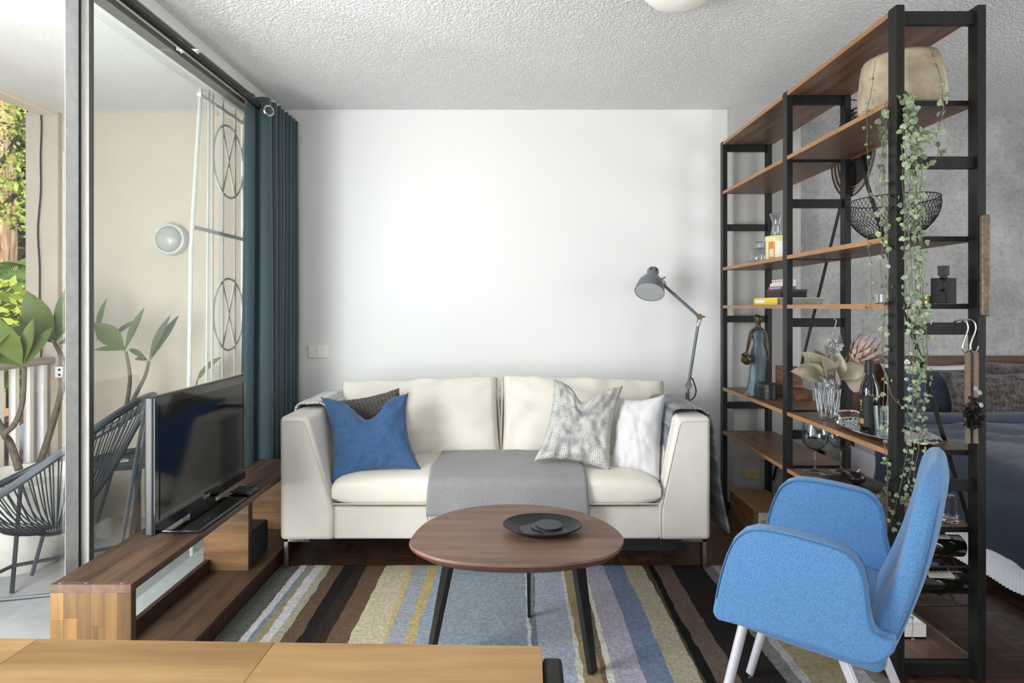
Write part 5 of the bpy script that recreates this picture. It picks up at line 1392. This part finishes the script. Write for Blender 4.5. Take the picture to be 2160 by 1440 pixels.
# ---- third shelf: wire basket
ZS = 1.4923
bkx, bky = 1.425, 2.305
wbk = thing('wire_basket', 'round black wire mesh bowl on the shelf behind the trailing vine', 'basket', (bkx, bky, ZS))
def bk(a, t):
    r_ = 0.055+0.117*math.sin(min(1, t*1.12)*PI/2)**1.0*(1 if t < 0.9 else 1-0.25*(t-0.9))
    return V((bkx+min(r_, 0.5)*math.cos(a)*0.84, bky+r_*math.sin(a)*1.02, ZS+0.003+0.155*t**1.25))
mesh_ = MB()
NB = 60
for k in range(NB):
    for s_ in (1, -1):
        mesh_.tube([bk(2*PI*k/NB+s_*0.75*t/8, t/8) for t in range(9)], 0.0009, 4)
tag(mesh_.build('wire_mesh', M_blackmetal, wbk), kind='stuff')
MB().tube([bk(2*PI*k/48, 1.0) for k in range(48)], 0.0022, 6, True).build('rim', M_blackmetal, wbk)
MB().lathe([(0, 0.001), (0.05, 0.001), (0.052, 0.004), (0, 0.004)], (bkx, bky, ZS), 28, sx=0.9).build('base_plate', M_blackmetal, wbk)

# ---- round woven disc hanging on the back of the middle post
dk = thing('woven_disc', 'round dark woven tray with a pale striped rim hung behind the middle post', 'wall basket', (1.64, 2.88, 1.76))
dc = V((1.63, 2.885, 1.975)); RD = frame((-1, 0.05, 0.02))
MB().lathe([(0, 0.0), (0.15, 0.0), (0.155, 0.012), (0, 0.012)], dc, 40, RD).build('centre', mat('dark_woven', (42, 40, 38), 0.8, bump=0.4, bscale=80), dk)
for k in range(6):
    MB().tube([dc+RD @ V(((0.158+0.009*k)*math.cos(a), (0.158+0.009*k)*math.sin(a), 0.012+0.004*k)) for a in [2*PI*q/48 for q in range(48)]], 0.0052, 6, True).build('coil', mat('coil_%d' % k, ((196, 186, 172), (74, 70, 66))[k % 2], 0.8), dk)
MB().tube([dc+RD @ V((0, 0.0, 0.01))+V((0, 0, 0.19)), dc+V((0.0, 0, 0.245)), dc+V((-0.045, 0, 0.25))], 0.003, 5).build('hanging_loop', M_seal, dk)

# ---- bronze strip, hooks and ropes at the near back post
tag(MB().box(1.5535, 1.583, 2.028, 2.0475, CAMZ-0.03, CAMZ+0.307).build('metal_strip', mat('speckled_bronze', (108, 98, 80), 0.45, 0.4, var=0.4, vscale=70), bevel=0.007, bseg=4), 'narrow speckled bronze strip fixed to the near back post', 'metal strip')
ZR = 1.199
for k, (x, lb_, l2) in enumerate(((1.512, 'steel hook hanging from the rail, nearer the middle', 'twisted brown rope hung on the steel hook nearer the middle'), (1.538, 'steel hook hanging from the rail beside the back post', 'twisted brown rope hung on the steel hook beside the back post'))):
    y = 2.052
    P = smooth_path([(x-0.022, y+0.026, ZR-0.004), (x-0.012, y+0.015, ZR+0.008), (x, y-0.002, ZR+0.006), (x+0.004, y-0.008, ZR-0.02), (x-0.010, y-0.008, ZR-0.06), (x-0.014, y-0.008, ZR-0.085), (x-0.004, y-0.008, ZR-0.098), (x+0.008, y-0.008, ZR-0.092), (x+0.013, y-0.008, ZR-0.078)], 6)
    tag(MB().tube(P, 0.0028, 8).build('steel_hook', M_chrome), lb_, 'hook', 'steel hooks on the rail')
    rp_ = thing('twisted_rope', l2, 'rope', (x, y, ZR-0.30), 'twisted ropes on the hooks')
    m = MB()
    for s_ in range(3):
        m.tube([V((x+0.004+0.0045*math.cos(t*0.55+s_*2.1), y-0.008+0.0045*math.sin(t*0.55+s_*2.1), ZR-0.098-0.0026*t)) for t in range(90)], 0.0052, 6)
    m.build('strands', mat('hemp_rope_%d' % k, (132, 112, 98), 0.9), rp_)
    MB().tube([V((x+0.004, y-0.008, ZR-0.34)), V((x+0.002, y-0.010, ZR-0.40))], [0.006, 0.009], 8).build('frayed_end', mat('rope_end_%d' % k, (120, 104, 86), 0.9), rp_)
db = thing('dried_flower_bunch', 'bunch of near black dried flowers hanging by the ropes', 'flowers', (1.545, 2.02, ZR-0.36))
r = random.Random(6); m = MB()
c = at(2052, 872, 2.012)
for k in range(150):
    d = V((r.gauss(0, 1), r.gauss(0, 0.5), r.gauss(0, 1))); d = d.normalized()*r.uniform(0.2, 1)
    p = c+V((d.x*0.036, d.y*0.014, d.z*0.055)); a = V((r.uniform(-1, 1), r.uniform(-1, 1), r.uniform(-1, 1))).normalized(); b = a.orthogonal().normalized()
    s_ = 0.013*r.uniform(0.6, 1.2)
    m.add([p-a*s_, p+b*s_*0.7, p+a*s_, p-b*s_*0.7], [(0, 1, 2, 3)])
tag(m.build('petals', mat('black_petals', (30, 28, 30), 0.8), db, smooth=False), kind='stuff')
for k, (px, py) in enumerate(((2066, 828), (2069, 854), (2058, 820))):
    p = at(px, py, 2.0)
    MB().lathe([(0, 0), (0.009, 0.001), (0.007, 0.003), (0, 0.002)], p, 9, frame((0.2, -1, 0.3))).build('pale_seed_disc', mat('seed_disc_%d' % k, (150, 152, 156), 0.6), db)
MB().tube([at(2052, 830, 2.012), at(2050, 730, 2.03)], 0.002, 5).build('stem', M_seal, db)

# ------------------------------------------------------------------ trailing hearts plant
hp = thing('trailing_hearts', 'string of hearts trailing from a buff stone pot on the second shelf', 'plant', (1.43, 2.25, 1.9553))
ZS = 1.9553; hx, hy = 1.432, 2.262
MB().lathe([(0, 0.003), (0.118, 0.0), (0.136, 0.010), (0.142, 0.035), (0.141, 0.08), (0.134, 0.15), (0.126, 0.192), (0.120, 0.204), (0.110, 0.204), (0.110, 0.190), (0, 0.188)], (hx, hy, ZS), 48, ripple=lambda a, q: 1+0.012*math.sin(a*3+q)).build('pot', M_stone, hp, sharp=1.2)
MB().lathe([(0, 0.1895), (0.1035, 0.1895)], (hx, hy, ZS), 24).build('soil', M_mulch, hp)
# one heart-shaped leaf mesh, shared by every leaf
hv = [(0, -0.10), (0.30, 0.10), (0.52, 0.42), (0.50, 0.74), (0.28, 0.92), (0.0, 0.78), (-0.28, 0.92), (-0.50, 0.74), (-0.52, 0.42), (-0.30, 0.10), (0, 0.42)]
leafmesh = []
for v_, cup in enumerate((0.28, 0.5)):
    me = bpy.data.meshes.new('heart_leaf')
    me.from_pydata([(x, cup*(x*x+0.4*(y-0.4)**2), -(y)) for x, y in hv], [], [(10, i, (i+1) % 10) for i in range(10)])
    for p in me.polygons: p.use_smooth = True
    me.materials.append(M_vineleaf); leafmesh.append(me)
rv = random.Random(21)
nleaf = 0
def strand(pts, r=0.0011):
    P = smooth_path(pts, 8)
    P = [p+V((0.004*nz(i*0.35, p.x*60), 0.003*nz(i*0.3, p.x*50, 7), 0)) for i, p in enumerate(P)]
    return P, MB().tube(P, r, 5).build('vine', M_vine, hp)
LEAVES = []
from mathutils import Euler
def leaf(parent, p, size, face=None):
    global nleaf
    size *= 0.92
    rot = (rv.uniform(-0.6, 0.8), rv.uniform(-1.2, 1.2), rv.uniform(-1.0, 1.0))
    LEAVES.append((size, V(p), rot, parent))
    nleaf += 1
def leaves_along(P, vine, lo, hi, step, s0, s1, spread):
    L = len(P)
    d = 0; last = P[0]
    for i in range(int(lo*L), int(hi*L)):
        d += (P[i]-last).length; last = P[i]
        if d >= step:
            d = rv.uniform(-0.2, 0.2)*step
            f = i/L
            for s_ in ((1, -1) if rv.random() < 0.75 else (rv.choice((1, -1)),)):
                q = P[i]+V((s_*spread*rv.uniform(0.4, 1.1), -0.006+rv.uniform(-0.008, 0.008), rv.uniform(-0.006, 0.008)))
                leaf(vine, q, (s0+(s1-s0)*f)*rv.uniform(0.8, 1.2))
pr = V((hx, hy-0.10, ZS+0.206))
# rope of vines that falls past the near end of the shelf
main = [(1918, 330), (1916, 410), (1919, 480), (1922, 560), (1925, 640), (1928, 720), (1930, 800), (1926, 870), (1926, 940), (1916, 1010), (1905, 1060), (1890, 1110)]
for k, (dx, y_end, yy) in enumerate(((-12, 1120, 2.014), (0, 1060, 2.008), (11, 1010, 2.016), (20, 985, 2.02), (-4, 960, 1.998), (7, 900, 2.024), (26, 850, 2.012))):
    pts = [at(1886+k*2, 124, 2.125), at(1887+k*2, 165, 2.115), at(1893+k*2, 195, 2.10), at(1911+dx*0.2, 212, 2.042), at(1914+dx*0.5, 262, 2.03)]
    for px, py in main:
        if py <= y_end: pts.append(at(px+dx+rv.uniform(-3, 3), py, yy))
    P, vn = strand(pts)
    leaves_along(P, vn, 0.17, 1.0, 0.024 if k < 4 else 0.027, 0.0195, 0.0150, 0.014)
# vines over the front edge, left of the near post
for pts, st_, s0, s1, lo in (
    ([(1846, 128), (1842, 160), (1836, 205), (1828, 240), (1829, 300), (1832, 360), (1834, 430), (1830, 500), (1838, 570), (1836, 640), (1825, 650)], 0.055, 0.012, 0.013, 0.04),
    ([(1870, 212), (1862, 236), (1856, 260), (1862, 300), (1858, 350), (1854, 395), (1862, 430), (1858, 470), (1864, 530)], 0.030, 0.024, 0.020, 0.10),
    ([(1872, 214), (1864, 240), (1866, 290), (1864, 345), (1866, 410), (1870, 470), (1862, 520), (1858, 560), (1866, 630), (1864, 690), (1868, 740)], 0.042, 0.022, 0.017, 0.12),
    ([(1874, 216), (1868, 250), (1868, 330), (1860, 415), (1870, 480), (1875, 560), (1868, 640), (1862, 720), (1866, 800), (1862, 860), (1864, 930), (1874, 1000), (1868, 1050), (1862, 1085)], 0.050, 0.020, 0.015, 0.35),
    ([(1866, 940), (1872, 985), (1870, 1020), (1850, 1045), (1836, 1044)], 0.035, 0.015, 0.015, 0.1),
    ([(1862, 770), (1872, 800), (1880, 832), (1898, 853), (1906, 862)], 0.05, 0.014, 0.014, 0.3),
    ([(1870, 835), (1858, 833), (1846, 834), (1838, 834)], 0.04, 0.013, 0.013, 0.4)):
    P3 = []
    for i, (px, py) in enumerate(pts):
        if py < 206: P3.append(at(px, py, 2.135-0.0006*max(0, py-160)))
        else: P3.append(atx(px, py, 1.272))
    P, vn = strand(P3)
    leaves_along(P, vn, lo, 1.0, st_, s0, s1, 0.009)
# loops at the right of the pot
for pts, st_, s0, lo in (([(1966, 112), (1974, 135), (1982, 155), (1986, 175), (1988, 205), (1990, 230), (1984, 260), (1976, 285), (1980, 310), (1977, 330), (1962, 344), (1948, 345)], 0.030, 0.025, 0.25),
                   ([(1908, 206), (1920, 225), (1932, 262), (1940, 282), (1940, 298), (1930, 318), (1925, 340), (1936, 342)], 0.036, 0.025, 0.1),
                   ([(1935, 262), (1955, 276), (1968, 272), (1974, 276), (1970, 290), (1950, 300), (1938, 294)], 0.030, 0.026, 0.05)):
    P3 = [at(px, py, 2.13 if py < 150 else 2.04) for px, py in pts]
    P, vn = strand(P3, 0.0013)
    leaves_along(P, vn, lo, 1.0, st_, s0, s0*0.9, 0.010)
# thin tail that ends low, behind the armchair
P, vn = strand([at(1932, 1040, 2.02), at(1936, 1120, 2.02), at(1930, 1200, 2.02), at(1926, 1290, 2.02), at(1924, 1355, 2.02)], 0.0009)
leaves_along(P, vn, 0.3, 1.0, 0.075, 0.010, 0.010, 0.006)
LEAVES.sort(key=lambda t: -t[0]*rv.uniform(0.9, 1.1))
rest = MB()
for i, (size, p, rot, parent) in enumerate(LEAVES):
    if i < 300:
        o = bpy.data.objects.new('leaf', leafmesh[i % 2]); COL.objects.link(o)
        o.parent = parent; o.location = p-ORG[parent.name]
        o.scale = (size, size, size); o.rotation_euler = rot
    else:
        R = Euler(rot).to_matrix()
        rest.add([p+R @ (v.co*size) for v in leafmesh[i % 2].vertices], [tuple(q.vertices) for q in leafmesh[i % 2].polygons])
if rest.v:
    tag(rest.build('leaf_mass', mat('silvery_small_leaf', (158, 176, 146), 0.5, var=0.5, vscale=90, col2=(98, 122, 82)), hp), kind='stuff')

# ------------------------------------------------------------------ bedroom: bed, headboard, pillows
bed = thing('bed', 'bed with a dark blue cover and white ribbed valance behind the shelving', 'bed', (2.9, 3.1, 0))
M_duvet = mat('slate_blue_cotton', (54, 63, 84), 0.9, var=0.12, vscale=3, bump=0.1, bscale=200, sheen=0.2)
M_valance = mat('white_ribbed_cotton', (228, 230, 236), 0.9)
M_head = mat('dark_walnut_headboard', (84, 54, 40), 0.5, var=0.25, vscale=6, stretch=(0.6, 4, 4))
MB().box(2.14, 4.5, 3.87, 3.945, 0.02, 0.94).build('headboard', M_head, bed, smooth=False, bevel=0.004)
MB().box(2.13, 4.0, 1.75, 3.86, 0.22, 0.50).build('mattress', M_whitecush, bed, bevel=0.05, bseg=4)
MB().box(2.14, 3.95, 1.80, 3.84, 0.03, 0.22).build('base', M_black, bed, smooth=False)
def val(u, v):
    y = 1.75+2.1*u
    x = 2.118+0.006*math.sin(y*330)+0.02*nz(y*4, v*1.5)
    return V((x, y, 0.055+0.33*v+0.02*nz(y*5, 3)*(1-v)))
MB().grid(val, 900, 3).build('valance', M_valance, bed, sharp=3)
def duv(u, v):
    # u along the bed (foot to head), v from the hem at the left side, over the top, to the far side
    y = 1.72+(3.44-1.72)*u
    hem = 0.26+0.10*nz(y*2.1, 1.3)+0.05*nz(y*6, 5)
    s = v
    if s < 0.35:
        t = s/0.35
        x = 2.055-0.03*(1-t)+0.03*nz(y*3.1, t*1.5)+0.012*math.sin(y*21+t*2)*(1-t)
        z = hem+(0.50-hem)*t
    elif s < 0.45:
        t = (s-0.35)/0.10*PI/2
        x = 2.055+0.10*(1-math.cos(t)); z = 0.50+0.085*math.sin(t)
    else:
        t = (s-0.45)/0.55
        x = 2.155+t*1.8; z = 0.585+0.025*math.sin(t*PI)
    z += 0.014*nz(x*5, y*4.5)+0.006*abs(nz(x*3+y*2, y*14-x*5))*2+0.009*math.sin((y*9+x*5+2.5*nz(x*2, y*2))*1.8)
    return V((x, y, z))
MB().grid(duv, 80, 70).build('duvet', M_duvet, bed, solid=0.02, sharp=3)
def fold(u, v):
    a = 2*PI*v
    return V((2.02+1.95*u, 3.44+0.085*math.cos(a), 0.625+0.035*math.sin(a)+0.006*nz(u*14, v*3)))
MB().grid(lambda u, v: fold(u, v), 60, 16).build('turned_fold', M_duvet, bed, sharp=3)

def bedpillow(name, label, x, w, y0, z0, h, lean, mtl, thick, seed, group='pillows on the bed', **k):
    m, _, _ = pillow4(V((x, y0+lean, z0+h)), V((x+w, y0+lean, z0+h)), V((x+w, y0, z0)), V((x, y0, z0)), thick, seed=seed, **k)
    return tag(m.build(name, mtl, weld=0.0005, sharp=1.5), label, 'pillow', group)
M_fur = mat('grey_brown_fur', (122, 116, 113), 1.0, var=0.45, vscale=22, bump=0.8, bscale=120, stretch=(1, 1, 1.6), col2=(64, 60, 60), sheen=0.3)
def furry(o, seed):
    """short fur strands as geometry"""
    r = random.Random(seed); m = MB(); me = o.data
    o0 = ORG[o.name]
    polys = [p for p in me.polygons if p.normal.y < 0.2]
    vs, fs = [], []
    for p in polys:
        for _ in range(10):
            a, b, c = (r.random() for _ in range(3)); vids = list(p.vertices)
            w = [r.random() for _ in vids]; s = sum(w)
            q = sum((me.vertices[i].co*wi for i, wi in zip(vids, w)), V((0, 0, 0)))/s
            d = (p.normal*0.6+V((r.uniform(-.6, .6), r.uniform(-.3, .1), r.uniform(-1.0, 0.3)))).normalized()*r.uniform(0.010, 0.022)
            x = d.orthogonal().normalized()*0.0012
            k = len(vs); vs += [q-x, q+x, q+d]; fs.append((k, k+1, k+2))
    m.add([v+o0 for v in vs], fs)
    tag(m.build('fur', M_fur, o, smooth=False), kind='stuff')
bedpillow('white_pillow', 'white pillow behind the dark blue pillow at the headboard', 2.30, 0.62, 3.80, 0.60, 0.30, 0.04, M_whitecush, 0.14, 3, ex=0.3)
bedpillow('blue_pillow', 'dark blue pillow standing against the headboard', 2.28, 0.68, 3.70, 0.58, 0.30, 0.07, M_duvet, 0.16, 5, ex=0.3)
f1 = bedpillow('fur_cushion', 'grey brown fur cushion standing in front of the blue pillow', 2.50, 0.72, 3.53, 0.575, 0.305, 0.08, M_fur, 0.20, 8, ex=0.45, wr=0.014, pinch=0.07)
furry(f1, 2)
f2 = bedpillow('fur_cushion', 'grey brown fur cushion further back, only its top edge showing', 2.88, 0.6, 3.70, 0.60, 0.32, 0.06, M_fur, 0.16, 9, ex=0.45)
furry(f2, 3)
nt = thing('bedside_bin', 'dark grey cylinder standing behind the wooden wine box', 'bin', (1.66, 3.55, 0.0))
MB().lathe([(0, 0.005), (0.09, 0.0), (0.095, 0.005), (0.1, 0.42), (0.096, 0.42), (0.09, 0.01), (0, 0.01)], (1.70, 3.55, 0), 28).build('body', mat('bin_metal', (58, 58, 60), 0.4, 0.5), nt)
MB().tube([V((1.70+0.1*math.cos(2*PI*k/24), 3.55+0.1*math.sin(2*PI*k/24), 0.42)) for k in range(24)], 0.004, 6, True).build('rim', M_blackmetal, nt)
